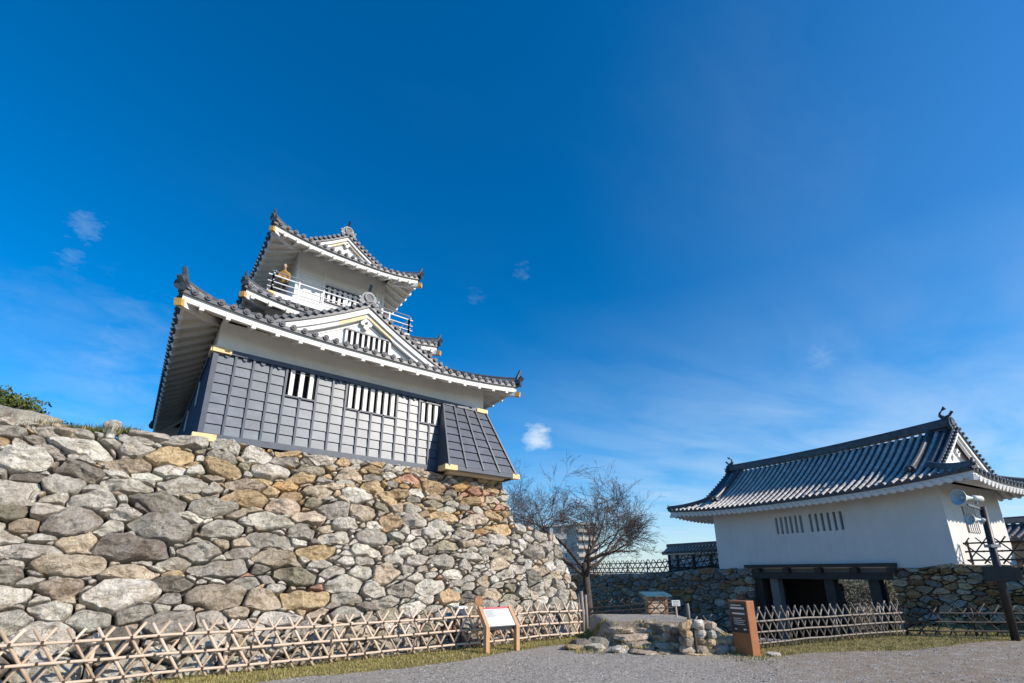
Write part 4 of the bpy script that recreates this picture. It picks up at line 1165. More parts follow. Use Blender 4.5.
# ------------------------------------------------------------------ lattice fences
def lattice(name, label, pts, h=.9, pitch=.49, rails=(.12, .41, .70), r=.022, rr=.024, m='bamboo', post=1.9, post_h=None, slope=None, group=None, zf=None, side=1, seed=1, cat='fence', post_m=None):
    rng = random.Random(seed)
    zf = zf or height
    pts = [Vector(p) for p in pts]
    base = Vector((pts[0].x, pts[0].y, zf(*pts[0]))); T = thing(name, label, cat, base, 0, group)
    seg = [(b - a).length for a, b in zip(pts, pts[1:])]; tot = sum(seg)
    def at(s, off=0.):
        s = max(-.3, min(tot + .3, s)); acc = 0
        for i, l in enumerate(seg):
            if s <= acc + l or i == len(seg) - 1:
                d = (pts[i + 1] - pts[i]).normalized(); p = pts[i] + d * (s - acc) + Vector((-d.y, d.x)) * off; return p
            acc += l
    def W(s, z, off=0.):
        p = at(s, off); return Vector((p.x, p.y, zf(p.x, p.y) + z)) - base
    dz = rails[1] - rails[0]; k = (pitch / 2) / dz      # run per metre of rise so that canes cross at the rails
    la = MB(); tw = MB()
    n = int(tot / pitch) + 3
    for i in range(-2, n):
        for sg in (1, -1):
            s0 = i * pitch - sg * k * (rails[0]) ; z0 = rng.uniform(.0, .04); z1 = h + rng.uniform(-.03, .03)
            j = rng.uniform(-.012, .012)
            sa, sb = s0 + sg * k * z0 + j, s0 + sg * k * z1 + j + rng.uniform(-.015, .015)
            if sa > sb: (sa, z0), (sb, z1) = (sb, z1), (sa, z0)
            if sb < 0 or sa > tot: continue
            if sa < 0: z0 = lerp(z0, z1, (0 - sa) / (sb - sa)); sa = 0
            if sb > tot: z1 = lerp(z0, z1, (tot - sa) / (sb - sa)); sb = tot
            o = (.0 + sg * r * 1.05) * side; rad = r * rng.uniform(.85, 1.12)
            la.tube([W(sa, z0, o), W((sa + sb) / 2, (z0 + z1) / 2, o), W(sb, z1, o)], rad, 6)
    la.build('lattice_canes', m, T, True)
    for z in rails:
        ra = MB(); q = max(2, int(tot / .8)); ra.tube([W(tot * i / q, z + rng.uniform(-.008, .008), -side * (r * 2 + rr)) for i in range(q + 1)], rr, 7); ra.build('rail', m, T, True)
        for i in range(0, int(tot / pitch) + 1):
            if i * pitch < tot: tw.tube([W(i * pitch - .018, z, -side * (r * 2 + rr)), W(i * pitch + .018, z, -side * (r * 2 + rr))], rr * 1.22, 6)
    tw.build('twine_ties', 'twine', T)
    q = int(tot / post)
    for i in range(q + 1):
        po = MB(); s = min(tot, i * post + .05); po.tube([W(s, -.1, side * (r * 2 + .04)), W(s, (post_h or h * .88), side * (r * 2 + .04))], .038, 8); po.build('post', post_m or m, T, True)
    return T
lattice('bamboo_fence', 'long pale bamboo lattice fence along the foot of the tall boulder wall', [(-4., 10.78), (4.5, 10.62), (10.55, 10.52)], .92, .36, (.14, .43, .72), .0245, .025, 'bamboo', seed=2, side=1)
# gnarled bundle of end posts at its right end
ep = thing('fence_end_post', 'weathered grey post bundle closing the right end of the pale bamboo fence', 'post', (10.62, 10.5, 0))
for i, (dx, dy, hh, rr_) in enumerate(((0, 0, 1.22, .055), (.11, -.04, 1.12, .045), (-.08, .05, 1.15, .04), (.06, .08, 1.05, .04))):
    q = MB(); q.tube([(dx, dy, -.1), (dx + .02, dy, hh * .5), (dx + .02 * i, dy + .01, hh)], [rr_ * 1.1, rr_, rr_ * .85], 8); q.build('pole', 'bamboo_grey', ep, True)
lattice('bamboo_fence', 'grey weathered lattice fence on the grass before the gateway, right of the orange sign', [(11.72, 6.42), (14.6, 5.98), (18.1, 5.05)], .92, .29, (.14, .38, .62), .019, .022, 'bamboo_grey', seed=3)
lattice('bamboo_fence', 'short grey lattice fence piece between the stepped rocks and the orange sign', [(10.50, 6.86), (10.95, 6.62)], .80, .36, (.14, .385, .63), .020, .022, 'bamboo_grey', seed=4, post=.4)
lattice('bamboo_fence', 'dark lattice fence at the foot of the brownish wall beside the speaker pole', [(18.15, 5.0), (20.3, 3.1), (22.2, 1.2)], .85, .42, (.14, .38, .62), .018, .02, 'bamboo_dark', seed=5)
lattice('bamboo_fence', 'low dark lattice fence along the far side of the upper path', [(11.9, 12.3), (13.9, 9.72)], .58, .36, (.06, .21, .36), .016, .018, 'bamboo_dark', seed=6)
wtop = lambda x, y: lerp(2.0, 1.55, sstep(gate_xy(x, y)[1], 10, 16))
lattice('bamboo_fence', 'dark lattice fence running along the top of the shaded rubble wall', [tuple(gate_world(.5, y).xy) for y in (10.6, 16, 26)], .95, .5, (.15, .45, .75), .03, .035, 'bamboo_dark', zf=wtop, seed=7)
wt2 = lambda x, y: 2.0
lattice('bamboo_fence', 'brown lattice fence standing on the wall top right of the gatehouse before the hut', [tuple(gate_world(.5, y).xy) for y in (-.15, -6)], .95, .5, (.15, .45, .75), .024, .03, 'bamboo_dark', zf=wt2, seed=8)

# ------------------------------------------------------------------ steps and rocks to the upper path
def build_steps():
    rng = random.Random(21)
    def fr(f, r, z=0.): p = FW * f + RT * r; return Vector((p.x, p.y, z))
    T = thing('stone_steps', 'low worn stone steps climbing to the upper path beside the shaded rocks', 'steps', fr(12.2, 3.2))
    rot = math.atan2(RT.y, RT.x); B0 = fr(12.2, 3.2)
    for i, (f, r, w_, z) in enumerate(((12.05, 3.30, .62, .07), (12.42, 3.2, .56, .19), (12.8, 3.1, .50, .31), (13.15, 2.95, .5, .43))):
        mb = MB(); mb.c = []; x = -w_
        while x < w_ - .05:
            lw = rng.uniform(.30, .44)
            boulder(mb, fr(f + rng.uniform(-.04, .04), r + x + lw * .8, z - .085) - B0, (lw, .36, .10), rng, pick(rng, {'tan': 3, 'warm': 3, 'pale': 1}), rot + rng.uniform(-.1, .1), 24, 14); x += lw * 1.75
        mb.build('step', 'stone', T, True)
    W_ = thing('stone_wall', 'low rock retaining wall of rounded boulders right of the worn steps', 'stone wall', fr(12.6, 3.9))
    B1 = fr(12.6, 3.9); mb = MB(); mb.c = []
    for f in np.arange(11.95, 13.7, .27):      # left flank of the wall, facing the steps; its shade is put into darker stones
        for z in (.08, .27, .45):
            if z > .1 + (f - 11.6) * .9: continue
            boulder(mb, fr(f + rng.uniform(-.05, .05), lerp(3.95, 3.35, (f - 11.95) / 1.7) + rng.uniform(-.03, .03), z + rng.uniform(-.02, .03)) - B1, (rng.uniform(.15, .19), rng.uniform(.13, .17), rng.uniform(.10, .14)), rng, pick(rng, {'grey': 2, 'dark': 2, 'warm': 1}), rng.uniform(0, 3), 18, 11)
    for r in np.arange(3.95, 5.4, .27):        # end facing the yard; its sunlight is put into paler stones
        for z in (.07, .26, .44, .58):
            if r > 4.7 and z > .4: continue
            boulder(mb, fr(11.8 + rng.uniform(-.06, .06) + .25 * (r - 3.95), r + rng.uniform(-.03, .03), z + rng.uniform(-.02, .03)) - B1, (rng.uniform(.14, .2), rng.uniform(.14, .18), rng.uniform(.10, .14)), rng, pick(rng, {'warm': 3, 'tan': 2, 'pale': 2, 'grey': 1.5}), rng.uniform(0, 3), 18, 11)
    mb.build('stonework', 'stone', W_, True)
    for k, (f, r, s, lab) in enumerate(((12.75, 2.02, (.30, .2, .17), 'dark rounded rock left of the worn steps, next to the path'), (12.62, 1.62, (.26, .2, .15), 'dark mossy rock just right of the fence end post'),
                                 (12.42, 1.95, (.26, .2, .09), 'flat pale rock lying before the dark rocks left of the steps'), (12.12, 2.45, (.22, .18, .09), 'flat tan rock at the left foot of the worn steps'), (12.45, 1.5, (.24, .16, .08), 'flat grey rock at the foot of the fence end post'))):
        p = fr(f, r, .07); z0 = height(p.x, p.y); mb = MB(); mb.c = []
        boulder(mb, (0, 0, s[2] * .6), s, rng, pick(rng, {'dark': 1} if k < 2 else {'tan': 1, 'pale': 1}), rot)
        o = mb.build('rock', 'stone', None, True); o.location = (p.x, p.y, z0); tag(o, lab, 'rock')
build_steps()

# ------------------------------------------------------------------ signs and small furniture
def info_board():
    a, b = Vector((6.84, 9.86, 0)), Vector((7.66, 9.80, 0)); c = (a + b) / 2; d = (b - a); L = d.length
    T = thing('information_board', 'slanted white information panel on two tan wooden legs before the bamboo fence', 'information board', (c.x, c.y, 0), math.atan2(d.y, d.x))
    for sg in (-1, 1):
        x = sg * L / 2
        pr = [(-.10, 0), (.03, 0), (.03, .50), (.36, .90), (.27, .97), (-.10, .55)]
        mb = MB(); mb.prism([(x - .045, y, z) for y, z in pr], (.09, 0, 0)); mb.build('leg', 'sign_wood', T)
    def Q(x, s, o): return Vector((x, lerp(-.07, .28, s) - .77 * o, lerp(.56, .94, s) + .64 * o))
    mb = MB(); hw = L / 2 - .048
    mb.hexa([Q(-hw, 0, -.04), Q(hw, 0, -.04), Q(hw, 1, -.04), Q(-hw, 1, -.04), Q(-hw, 0, .0), Q(hw, 0, .0), Q(hw, 1, .0), Q(-hw, 1, .0)])
    pn = mb.build('panel', 'panel_white', T)
    def patch(nm, m, x0, x1, s0, s1, o=.004):
        q = MB(); q.hexa([Q(x0, s0, .001), Q(x1, s0, .001), Q(x1, s1, .001), Q(x0, s1, .001), Q(x0, s0, o), Q(x1, s0, o), Q(x1, s1, o), Q(x0, s1, o)]); return q
    patch('', '', -hw, hw, .90, 1.).build('header_strip', 'panel_red', pn)
    patch('', '', .02, hw * .92, .12, .80).build('printed_map', 'print_pink', pn)
    patch('', '', -hw * .5, -.02, .10, .42).build('printed_picture', 'print_green', pn)
    q = MB()
    for i in range(9):
        s = .82 - i * .045; m = patch('', '', -hw * .9, -.04 - .05 * (i % 3), s, s + .018); q.add(m.v, m.f)
    q.build('lettering', 'ink', pn)
    mb = MB(); mb.bar((-hw, .02, .50), (hw, .02, .50), .05, .06); mb.build('crossbar', 'panel_dark', T)
info_board()
def orange_sign():
    nf = Vector((-.993, .122, 0)); ns = Vector((-.122, -.993, 0)); P = Vector((11.30, 6.12, 0))
    T = thing('sign_pillar', 'orange brown sign pillar with dark lettered panel beside the lattice fence', 'sign', P, math.atan2(ns.y, ns.x) + math.pi / 2)
    # local frame: +x = -nf side..., front face looks along local -x
    wd, dp, H = .46, .27, 1.13
    mb = MB(); y0, y1 = -dp / 2, dp / 2
    # body in local axes: front (panel) looks along -x, sunny side looks along -y
    X0, X1, Y0, Y1 = -dp / 2, dp / 2, -wd / 2, wd / 2
    mb.hexa([(X0, Y0, -.05), (X1, Y0, -.05), (X1, Y1, -.05), (X0, Y1, -.05), (X0, Y0, H), (X1, Y0, H), (X1, Y1, H), (X0, Y1, H)])
    b = mb.build('body', 'sign_brown', T)
    bv = b.modifiers.new('edge', 'BEVEL'); bv.width = .012; bv.segments = 2
    q = MB(); q.box(X0 - .012, X0 - .001, Y0 + .04, Y1 - .02, .46, 1.09); pn = q.build('panel', 'panel_dark', T)
    q = MB()
    for (z, a, bb, h) in ((1.02, .06, .32, .022), (.95, .05, .39, .04), (.84, .08, .39, .035), (.75, .10, .30, .012), (.71, .10, .38, .012), (.67, .10, .34, .012), (.63, .10, .37, .012), (.52, .32, .39, .03), (.52, .10, .16, .02)):
        q.box(X0 - .017, X0 - .013, Y1 - bb, Y1 - a, z, z + h)
    q.build('lettering', 'lettering', pn)
orange_sign()
fs = MB(); fs.c = []; boulder(fs, (0, 0, 0), (.22, .16, .045), random.Random(4), PAL['pale'], .3, 16, 8)
fs = fs.build('rock', 'stone', None, True); fs.location = (11.75, 5.78, .02); tag(fs, 'flat pale stone lying on the grass right of the orange sign', 'rock')

def notice_box():
    T = thing('notice_box', 'wooden notice box with teal sloping roof before the shaded wall', 'notice box', (14.55, 10.9, height(14.55, 10.9)), R(-32))
    mb = MB(); mb.box(-.30, .30, -.2, .2, .0, .98); mb.build('cabinet', 'box_wood', T)
    mb = MB(); mb.hexa([(-.46, -.34, .96), (.46, -.34, .96), (.46, .30, 1.02), (-.46, .30, 1.02), (-.46, -.34, 1.0), (.46, -.34, 1.0), (.46, .30, 1.10), (-.46, .30, 1.10)]); mb.build('roof', 'teal_roof', T)
    mb = MB(); mb.box(-.34, -.25, -.215, -.202, .0, .93); mb.box(.25, .34, -.215, -.202, .0, .93); mb.box(-.25, .25, -.215, -.202, .83, .93); pieces(mb, 'frame_board', 'hut_wood', T)
notice_box()
def small_sign():
    p = (12.9, 8.96); T = thing('small_sign', 'tiny white sign on a thin wooden post at the edge of the upper path', 'sign', (*p, height(*p)), R(-35))
    mb = MB(); mb.tube([(0, 0, -.1), (0, 0, .42)], .025, 8); mb.build('post', 'bamboo', T)
    mb = MB(); mb.box(-.12, .12, -.035, -.02, .3, .46); pn = mb.build('panel', 'panel_white', T)
    mb = MB(); [mb.box(-.09, .09 - .03 * (i % 2), -.038, -.036, .42 - .035 * i, .433 - .035 * i) for i in range(4)]; mb.build('lettering', 'ink', pn)
    p = (12.55, 8.35); mb = MB(); mb.tube([(0, 0, -.1), (.01, 0, .2), (0, 0, .42)], [.05, .05, .045], 8)
    o = mb.build('post', 'grey_wood', None, True); o.location = (*p, height(*p)); tag(o, 'short weathered wooden stump post right of the tiny white sign', 'post')
    p = (10.40, 6.80); mb = MB(); mb.tube([(0, 0, -.1), (-.01, 0, .35), (.02, .01, .72)], [.035, .032, .028], 8)
    o = mb.build('post', 'bamboo_dark', None, True); o.location = (*p, 0); tag(o, 'thin dark pole beside the boulder wall left of the orange sign', 'post')
small_sign()
def pole_sign():
    T = thing('small_sign', 'small reddish plaque on a thin pole behind the slanted information panel', 'sign', (7.35, 10.95, 0))
    mb = MB(); mb.tube([(0, 0, -.05), (0, 0, .95)], .018, 8); mb.build('pole', 'hut_wood', T)
    mb = MB(); mb.prism([(.13 * math.cos(a), -.03, 1.05 + .13 * math.sin(a)) for a in [R(22.5 + 45 * i) for i in range(8)]], (0, .025, 0)); mb.build('plaque', 'print_dark' if 'print_dark' in MATS else 'hut_wood', T)
    T = thing('flood_light', 'small dark blue box lamp with pale top behind the bamboo fence', 'lamp', (6.85, 10.95, 0))
    mb = MB(); mb.tube([(0, 0, -.05), (0, 0, .66)], .025, 8); mb.build('post', 'black_paint', T)
    mb = MB(); mb.hexa([(-.12, -.06, .66), (.12, -.06, .66), (.12, .1, .7), (-.12, .1, .7), (-.12, -.08, .88), (.12, -.08, .88), (.12, .12, .9), (-.12, .12, .9)]); h = mb.build('housing', 'blue_box', T)
    mb = MB(); mb.hexa([(-.135, -.1, .882), (.135, -.1, .882), (.135, .14, .902), (-.135, .14, .902), (-.12, -.06, .93), (.12, -.06, .93), (.12, .1, .94), (-.12, .1, .94)]); mb.build('hood', 'panel_white', h)
pole_sign()

def speaker_pole():
    bx, by = 19.35, 2.95
    T = thing('speaker_pole', 'black pole carrying a dark box on the grass before the right wall', 'pole', (bx, by, 0), R(-37))
    mb = MB(); mb.tube([(0, 0, -.2), (.08, 0, 1.8), (.16, 0, 3.55)], [.095, .09, .08], 12); mb.build('mast', 'black_paint', T, True)
    def spin(m, a=R(-36), cx=.06):
        m.v = [(cx + (x - cx) * math.cos(a) - y * math.sin(a), (x - cx) * math.sin(a) + y * math.cos(a), z) for x, y, z in m.v]; return m
    mb = MB(); mb.box(-.24, .36, -.15, .15, 1.5, 1.90); bxo = spin(mb).build('control_box', 'black_paint', T)
    b = bxo.modifiers.new('edge', 'BEVEL'); b.width = .015; b.segments = 2
    mb = MB(); mb.box(.363, .50, -.14, .14, 1.53, 1.87); spin(mb).build('box_lit_side', 'old_wood', bxo)  # browner block: the box's sunlit right side is put into its colour
    mb = MB(); mb.bar((-.26, 0, 3.62), (.2, 0, 3.45), .06, .06); mb.bar((-.16, 0, 3.2), (.17, 0, 3.1), .05, .05); mb.bar((-.02, 0, 2.45), (.26, 0, 2.45), .22, .08); pieces(mb, 'bracket', 'rail_metal', T)
    M = T
    def horn(x, z, yaw, pitch, s, lab):
        p = Vector((bx, by, 0)) + Vector((RT.x * x, RT.y * x, z))
        H = thing('horn_loudspeaker', lab, 'loudspeaker', p, 0, 'horn loudspeakers on the pole')
        ax = -Vector((RT.x, RT.y, 0)) * math.cos(yaw) - Vector((FW.x, FW.y, 0)) * math.sin(yaw); ax.z = math.sin(pitch)
        pr = [(0, .05), (.10, .06), (.22, .085), (.34, .13), (.44, .19), (.52, .26), (.56, .275), (.55, .262)]
        mb = MB(); mb.lathe([(d * s, r * s) for d, r in pr], (0, 0, 0), ax, 24); mb.build('bell', 'horn_paint', H, True)
        mb = MB(); mb.lathe([(d * s - .012, r * s) for d, r in ((.551, .258), (.50, .225), (.42, .165), (.32, .108), (.22, .065), (.20, .0))], (0, 0, 0), ax, 24); mb.build('bell_inside', 'horn_inside', H, True)
        mb = MB(); mb.lathe([(-.34 * s, 0.), (-.34 * s, .09 * s), (-.30 * s, .11 * s), (-.05 * s, .11 * s), (.0, .08 * s), (.02 * s, .0)], (0, 0, 0), ax, 18); mb.build('driver', 'horn_paint', H, True)
        mb = MB(); mb.lathe([(.20 * s, 0.), (.2 * s, .06 * s), (.40 * s, .05 * s), (.42 * s, 0.)], (0, 0, 0), ax, 12); mb.build('phase_plug', 'horn_paint', H, True)
        mb = MB(); mb.bar(-ax * .1 * s, -ax * .1 * s + Vector((0, 0, -.2 * s)), .05, .14 * s); mb.build('mount', 'rail_metal', H)
    horn(-.06, 3.80, .12, .06, .86, 'larger horn loudspeaker at the very top of the black pole')
    horn(.0, 3.18, .05, .08, .62, 'smaller horn loudspeaker lower on the black pole')
speaker_pole()

# ------------------------------------------------------------------ buildings beside and behind the gate
def roofed_wall():
    T = thing('roofed_wall', 'white plaster wall with small tiled roof left of the gatehouse', 'wall', gate_world(1.6, 10.6, 0), GZ)
    mb = MB(); mb.box(0, .25, 0, 5.0, 1.7, 2.95); mb.build('plaster_wall', 'plaster', T)
    mb = MB()
    for y in (.2, 1.6, 2.9, 4.2, 4.9): mb.box(-.09, -.004, y - .07, y + .07, 1.7, 2.93)
    mb.box(-.06, -.0, 0, 5.0, 1.95, 2.06); pieces(mb, 'timber_post', 'old_wood', T)
    rf = Roof()
    for A, B_, a, b in (((-.45, 5.15), (-.45, -.1), (.12, 5.15), (.12, -.1)), ((.70, -.1), (.70, 5.15), (.12, -.1), (.12, 5.15))):
        s = Slope(A, B_, a, b, 2.95, .36); s.sheet(rf.tiles, -.03); s.rows(rf.round, rf.ends, .26, .06); s.eave(rf.tiles, rf.fascia, fh=.1)
    ridge(rf.ridges, rf.mort, [(.12, -.1, 3.3), (.12, 5.15, 3.3)], .18, .12, .06)
    rf.build('tiled_roof', T, 'gate_tile')
roofed_wall()
def hut():
    p = gate_world(6.3, .5); T = thing('wooden_hut', 'brown timber hut with tiled roof right of the gatehouse behind the lattice fence', 'hut', (p.x, p.y, 1.55), GZ)
    mb = MB(); mb.box(0, 3, -4.5, 0, 0, 1.45); wl = mb.build('walls', 'box_wood', T)
    mb = MB()
    for y in (-4.45, -3.4, -2.3, -1.2, -.06): mb.box(-.10, -.003, y - .06, y + .06, 0, 1.45)
    for z in (.05, .7, 1.38): mb.box(-.07, -.002, -4.5, 0, z - .05, z + .05)
    pieces(mb, 'timber', 'hut_wood', T)
    rf = Roof()
    for A, B_, a, b in (((-.6, .5), (-.6, -5), (1.5, .5), (1.5, -5)), ((3.6, -5), (3.6, .5), (1.5, -5), (1.5, .5))):
        s = Slope(A, B_, a, b, 1.55, .75); s.sheet(rf.tiles, -.03); s.rows(rf.round, rf.ends, .28, .07); s.eave(rf.tiles, rf.fascia, fh=.08)
    ridge(rf.ridges, rf.mort, [(1.5, .5, 2.3), (1.5, -5, 2.3)], .24, .2, .08)
    rf.build('tiled_roof', T)
hut()
def apartment(label, px, w_, h, dist, z0, m, floors, cols, yaw=0., bandm='window_blue'):
    d = dirvec(px, 560); p = Vector((d.x, d.y)).normalized() * dist
    T = thing('apartment_building', label, 'building', (p.x, p.y, z0), R(-37.6 + yaw))
    mb = MB(); mb.box(-w_ / 2, w_ / 2, 0, 14, 0, h); mb.build('walls', m, T)
    mb = MB(); mb.box(-w_ / 2 - .3, w_ / 2 + .3, -.5, 14.3, h, h + .6); mb.build('roof', m, T)
    fh = h / floors; cw = w_ / cols
    for f in range(floors):
        bl = MB(); bl.box(-w_ / 2 + .2, w_ / 2 - .2, -1.2, -.003, f * fh + .1, f * fh + fh * .42); bl.build('balcony', m, T)
        for c in range(cols):
            q = MB(); q.box(-w_ / 2 + c * cw + cw * .15, -w_ / 2 + c * cw + cw * .85, -.05, -.002, f * fh + fh * .44, f * fh + fh * .92); q.build('window', bandm, T)
apartment('narrow beige apartment block with rows of balconies rising behind the bare cherry tree', 588, 8, 27, 190, -8, 'concrete_beige', 9, 3, 10)
apartment('pale low office block with a bluish window band behind the left twigs', 558, 16, 30, 230, -8, 'concrete_pale', 5, 3, -6)

# ------------------------------------------------------------------ person on the balcony
def person():
    base = Vector((2.52, 15.98, 10.445))
    T = thing('person', 'person in an ochre jacket and dark trousers leaning on the top balcony rail', 'person', base, R(-25)); T.scale = (.82, .82, .9)
    # joints: pelvis, spine, neck, head and limbs; leaning forwards (-Y) with forearms on the rail
    V = [(0, .10, .74), (0, .04, .92), (0, -.04, 1.10), (0, -.09, 1.21), (0, -.13, 1.30),
         (-.09, .11, .70), (-.10, .06, .40), (-.10, .10, .06), (-.10, .0, .03),
         (.09, .11, .70), (.10, .07, .40), (.10, .12, .06), (.10, .02, .03),
         (-.17, -.05, 1.10), (-.22, -.10, .88), (-.12, -.28, .80), (-.08, -.34, .80),
         (.17, -.05, 1.10), (.22, -.10, .88), (.12, -.28, .80), (.08, -.34, .80)]
    E = [(0, 1), (1, 2), (2, 3), (3, 4), (0, 5), (5, 6), (6, 7), (7, 8), (0, 9), (9, 10), (10, 11), (11, 12), (2, 13), (13, 14), (14, 15), (15, 16), (2, 17), (17, 18), (18, 19), (19, 20)]
    rad = {0: (.135, .11), 1: (.14, .115), 2: (.15, .12), 3: (.055, .055), 4: (.05, .05), 5: (.085, .085), 6: (.062, .062), 7: (.042, .042), 8: (.035, .03), 9: (.085, .085), 10: (.062, .062), 11: (.042, .042), 12: (.035, .03),
           13: (.065, .065), 14: (.05, .05), 15: (.036, .036), 16: (.03, .02), 17: (.065, .065), 18: (.05, .05), 19: (.036, .036), 20: (.03, .02)}
    def skin(name, V, E, rad, m, root=0, sub=2):
        me = bpy.data.meshes.new(name); me.from_pydata(V, E, []); o = bpy.data.objects.new(name, me); COL.objects.link(o)
        me.materials.append(MATS[m]); md = o.modifiers.new('skin', 'SKIN'); md.use_smooth_shade = True
        for i, sv in enumerate(me.skin_vertices[0].data): sv.radius = rad[i]; sv.use_root = (i == root)
        s = o.modifiers.new('sub', 'SUBSURF'); s.levels = s.render_levels = sub
        o.parent = T
        return o
    skin('body', V, E, rad, 'jacket')
    # trousers over the legs
    idx = [0, 5, 6, 7, 9, 10, 11]; Vt = [V[i] for i in idx]; rt = {k: tuple(x * 1.1 for x in rad[i]) for k, i in enumerate(idx)}; rt[0] = (.142, .118)
    skin('trousers', Vt, [(0, 1), (1, 2), (2, 3), (0, 4), (4, 5), (5, 6)], rt, 'trousers')
    # head with face, hair
    mb = MB(); hc = Vector((0, -.155, 1.37)); n1, n2 = 18, 14
    for i in range(n2 + 1):
        th = math.pi * i / n2
        for j in range(n1):
            ph = 2 * math.pi * j / n1; x, y, z = math.sin(th) * math.cos(ph), math.sin(th) * math.sin(ph), math.cos(th)
            wx = .078 * (1 - .22 * max(0, -z)); p = Vector((x * wx, y * .095, z * .115))
            if y < -.8 and abs(x) < .25 and -.35 < z < .1: p.y -= .018
            if y < -.7 and .05 < z < .25 and .2 < abs(x) < .5: p.y += .008
            mb.v.append(tuple(hc + p))
    for i in range(n2):
        for j in range(n1): a = i * n1 + j; b = i * n1 + (j + 1) % n1; mb.f.append((a, a + n1, b + n1, b))
    hd = mb.build('head', 'skin', T, True)
    mb = MB(); k = 0
    for i in range(9):
        th = math.pi * i / 14
        for j in range(n1):
            ph = 2 * math.pi * j / n1; x, y, z = math.sin(th) * math.cos(ph), math.sin(th) * math.sin(ph), math.cos(th)
            if y < -.45 and z < .42: y, z = -.45 + .2 * (y + .45), max(z, .4)
            mb.v.append(tuple(hc + Vector((x * .088, y * .106 + .006, z * .126))))
    for i in range(8):
        for j in range(n1): a = i * n1 + j; b = i * n1 + (j + 1) % n1; mb.f.append((a, a + n1, b + n1, b))
    mb.build('hair', 'hair', hd, True)
    mb = MB()
    for sg in (-1, 1): mb.disc(hc + Vector((sg * .03, -.088, .012)), (0, -1, 0), .010, .008, 8)
    pieces(mb, 'eye', 'hair', hd)
    mb = MB(); mb.tube([hc + Vector((-.022, -.083, -.058)), hc + Vector((0, -.088, -.06)), hc + Vector((.022, -.083, -.058))], .005, 5); mb.build('mouth', 'hut_wood', hd)
    for sg in (-1, 1):
        mb = MB(); mb.lathe([(0, .0), (.004, .022), (.012, .024), (.016, 0.)], hc + Vector((sg * .074, .008, 0)), (sg, 0, 0), 8); mb.build('ear', 'skin', hd, True)
        h = Vector((sg * .08, -.34, .80)); mb = MB()
        mb.tube([h + Vector((0, .03, 0)), h + Vector((0, -.01, 0)), h + Vector((-sg * .01, -.05, -.005))], [.025, .034, .03], 8)
        for f in range(4):
            x = (-.024 + .016 * f); l = (.05, .06, .058, .046)[f]
            mb.tube([h + Vector((x, -.045, 0)), h + Vector((x * 1.1, -.045 - l * .6, -.008)), h + Vector((x * 1.1, -.045 - l * .85, -.035))], [.0085, .008, .007], 6)
        mb.tube([h + Vector((-sg * .028, -.01, 0)), h + Vector((-sg * .05, -.035, -.005)), h + Vector((-sg * .052, -.06, -.015))], [.011, .0095, .008], 6)
        mb.build('hand', 'skin', T, True)
person()

# ------------------------------------------------------------------ trees and plants
def bare_tree(label, base, H, spread, seed, fork=.34, r0=.16, lean=(0, 0), dens=1., group='bare cherry trees', rmax=2.6):
    rng = random.Random(seed); T = thing('bare_tree', label, 'tree', base, 0, group)
    tr, br, tw = MB(), MB(), MB()
    def grow(p, d, L, r, depth):
        pts = [p]; rs = [r]; n = 5 if depth < 3 else 3; q = p.copy(); dd = d.copy()
        for i in range(n):
            dd = (dd + Vector((rng.gauss(0, .13), rng.gauss(0, .13), rng.gauss(.03 if depth < 2 else .012, .08)))).normalized()
            q = q + dd * (L / n); pts.append(q.copy()); rs.append(lerp(r, r * (.62 if depth < 4 else .4), (i + 1) / n))
        (br if depth < 3 else tw).tube(pts, rs, 7 if depth < 2 else 5 if depth < 3 else 3, depth < 1)
        if depth >= 7 or r < .0042 or (depth > 1 and math.hypot(q.x, q.y) > rmax + rng.uniform(-.3, .6)): return
        kids = rng.choice((2, 3, 3)) if depth < 2 else (3 if depth < 5 else 2) + (1 if rng.random() < .45 * dens else 0)
        for k in range(kids):
            j = rng.randint(max(1, n - 3), n) if k else n
            a = rng.uniform(0, 2 * math.pi); o = dd.orthogonal().normalized(); o2 = dd.cross(o)
            sp = rng.uniform(.35, .8); nd = (dd + (o * math.cos(a) + o2 * math.sin(a)) * sp); nd.z = nd.z * (.8 if depth < 3 else .75) + .05; nd.normalize()
            grow(pts[j], nd, L * rng.uniform(.62, .84), max(.0055, rs[j] * rng.uniform(.55, .8)), depth + 1)
    top = Vector((lean[0], lean[1], H * fork))
    tr.tube([Vector((0, 0, -.3)), Vector((lean[0] * .1, lean[1] * .1, .25)), top * .55, top], [r0 * 1.5, r0 * 1.12, r0, r0 * .9], 10)
    tr.build('trunk', 'bark', T, True)
    n = 8
    for i in range(n):
        a = 2 * math.pi * (i + rng.uniform(-.25, .25)) / n; el = rng.uniform(.35, 1.0)
        d = Vector((math.cos(a) * spread, math.sin(a) * spread, el)).normalized()
        grow(top * rng.uniform(.66, 1.), d, H * .29 * rng.uniform(.85, 1.15), r0 * rng.uniform(.42, .62), 0)
    c = br.build('limbs', 'bark', T, True); tw.build('twigs', 'twig', c)
    return T
bare_tree('bare cherry tree with wide crooked limbs between the boulder wall and the gatehouse', (14.1, 13.55, .0), 5.0, 1.3, 23, .42, .14, (-.1, .05), 1.1, rmax=2.8)
bare_tree('bare brushy tree behind the right corner of the keep base', (15.0, 18.8, 0), 7.0, 1., 13, .30, .12, (.1, 0))
bare_tree('bare brushy tree close behind the wing of the boulder wall', (13.6, 20.3, 0), 7.2, 1., 17, .30, .12, (.1, 0))

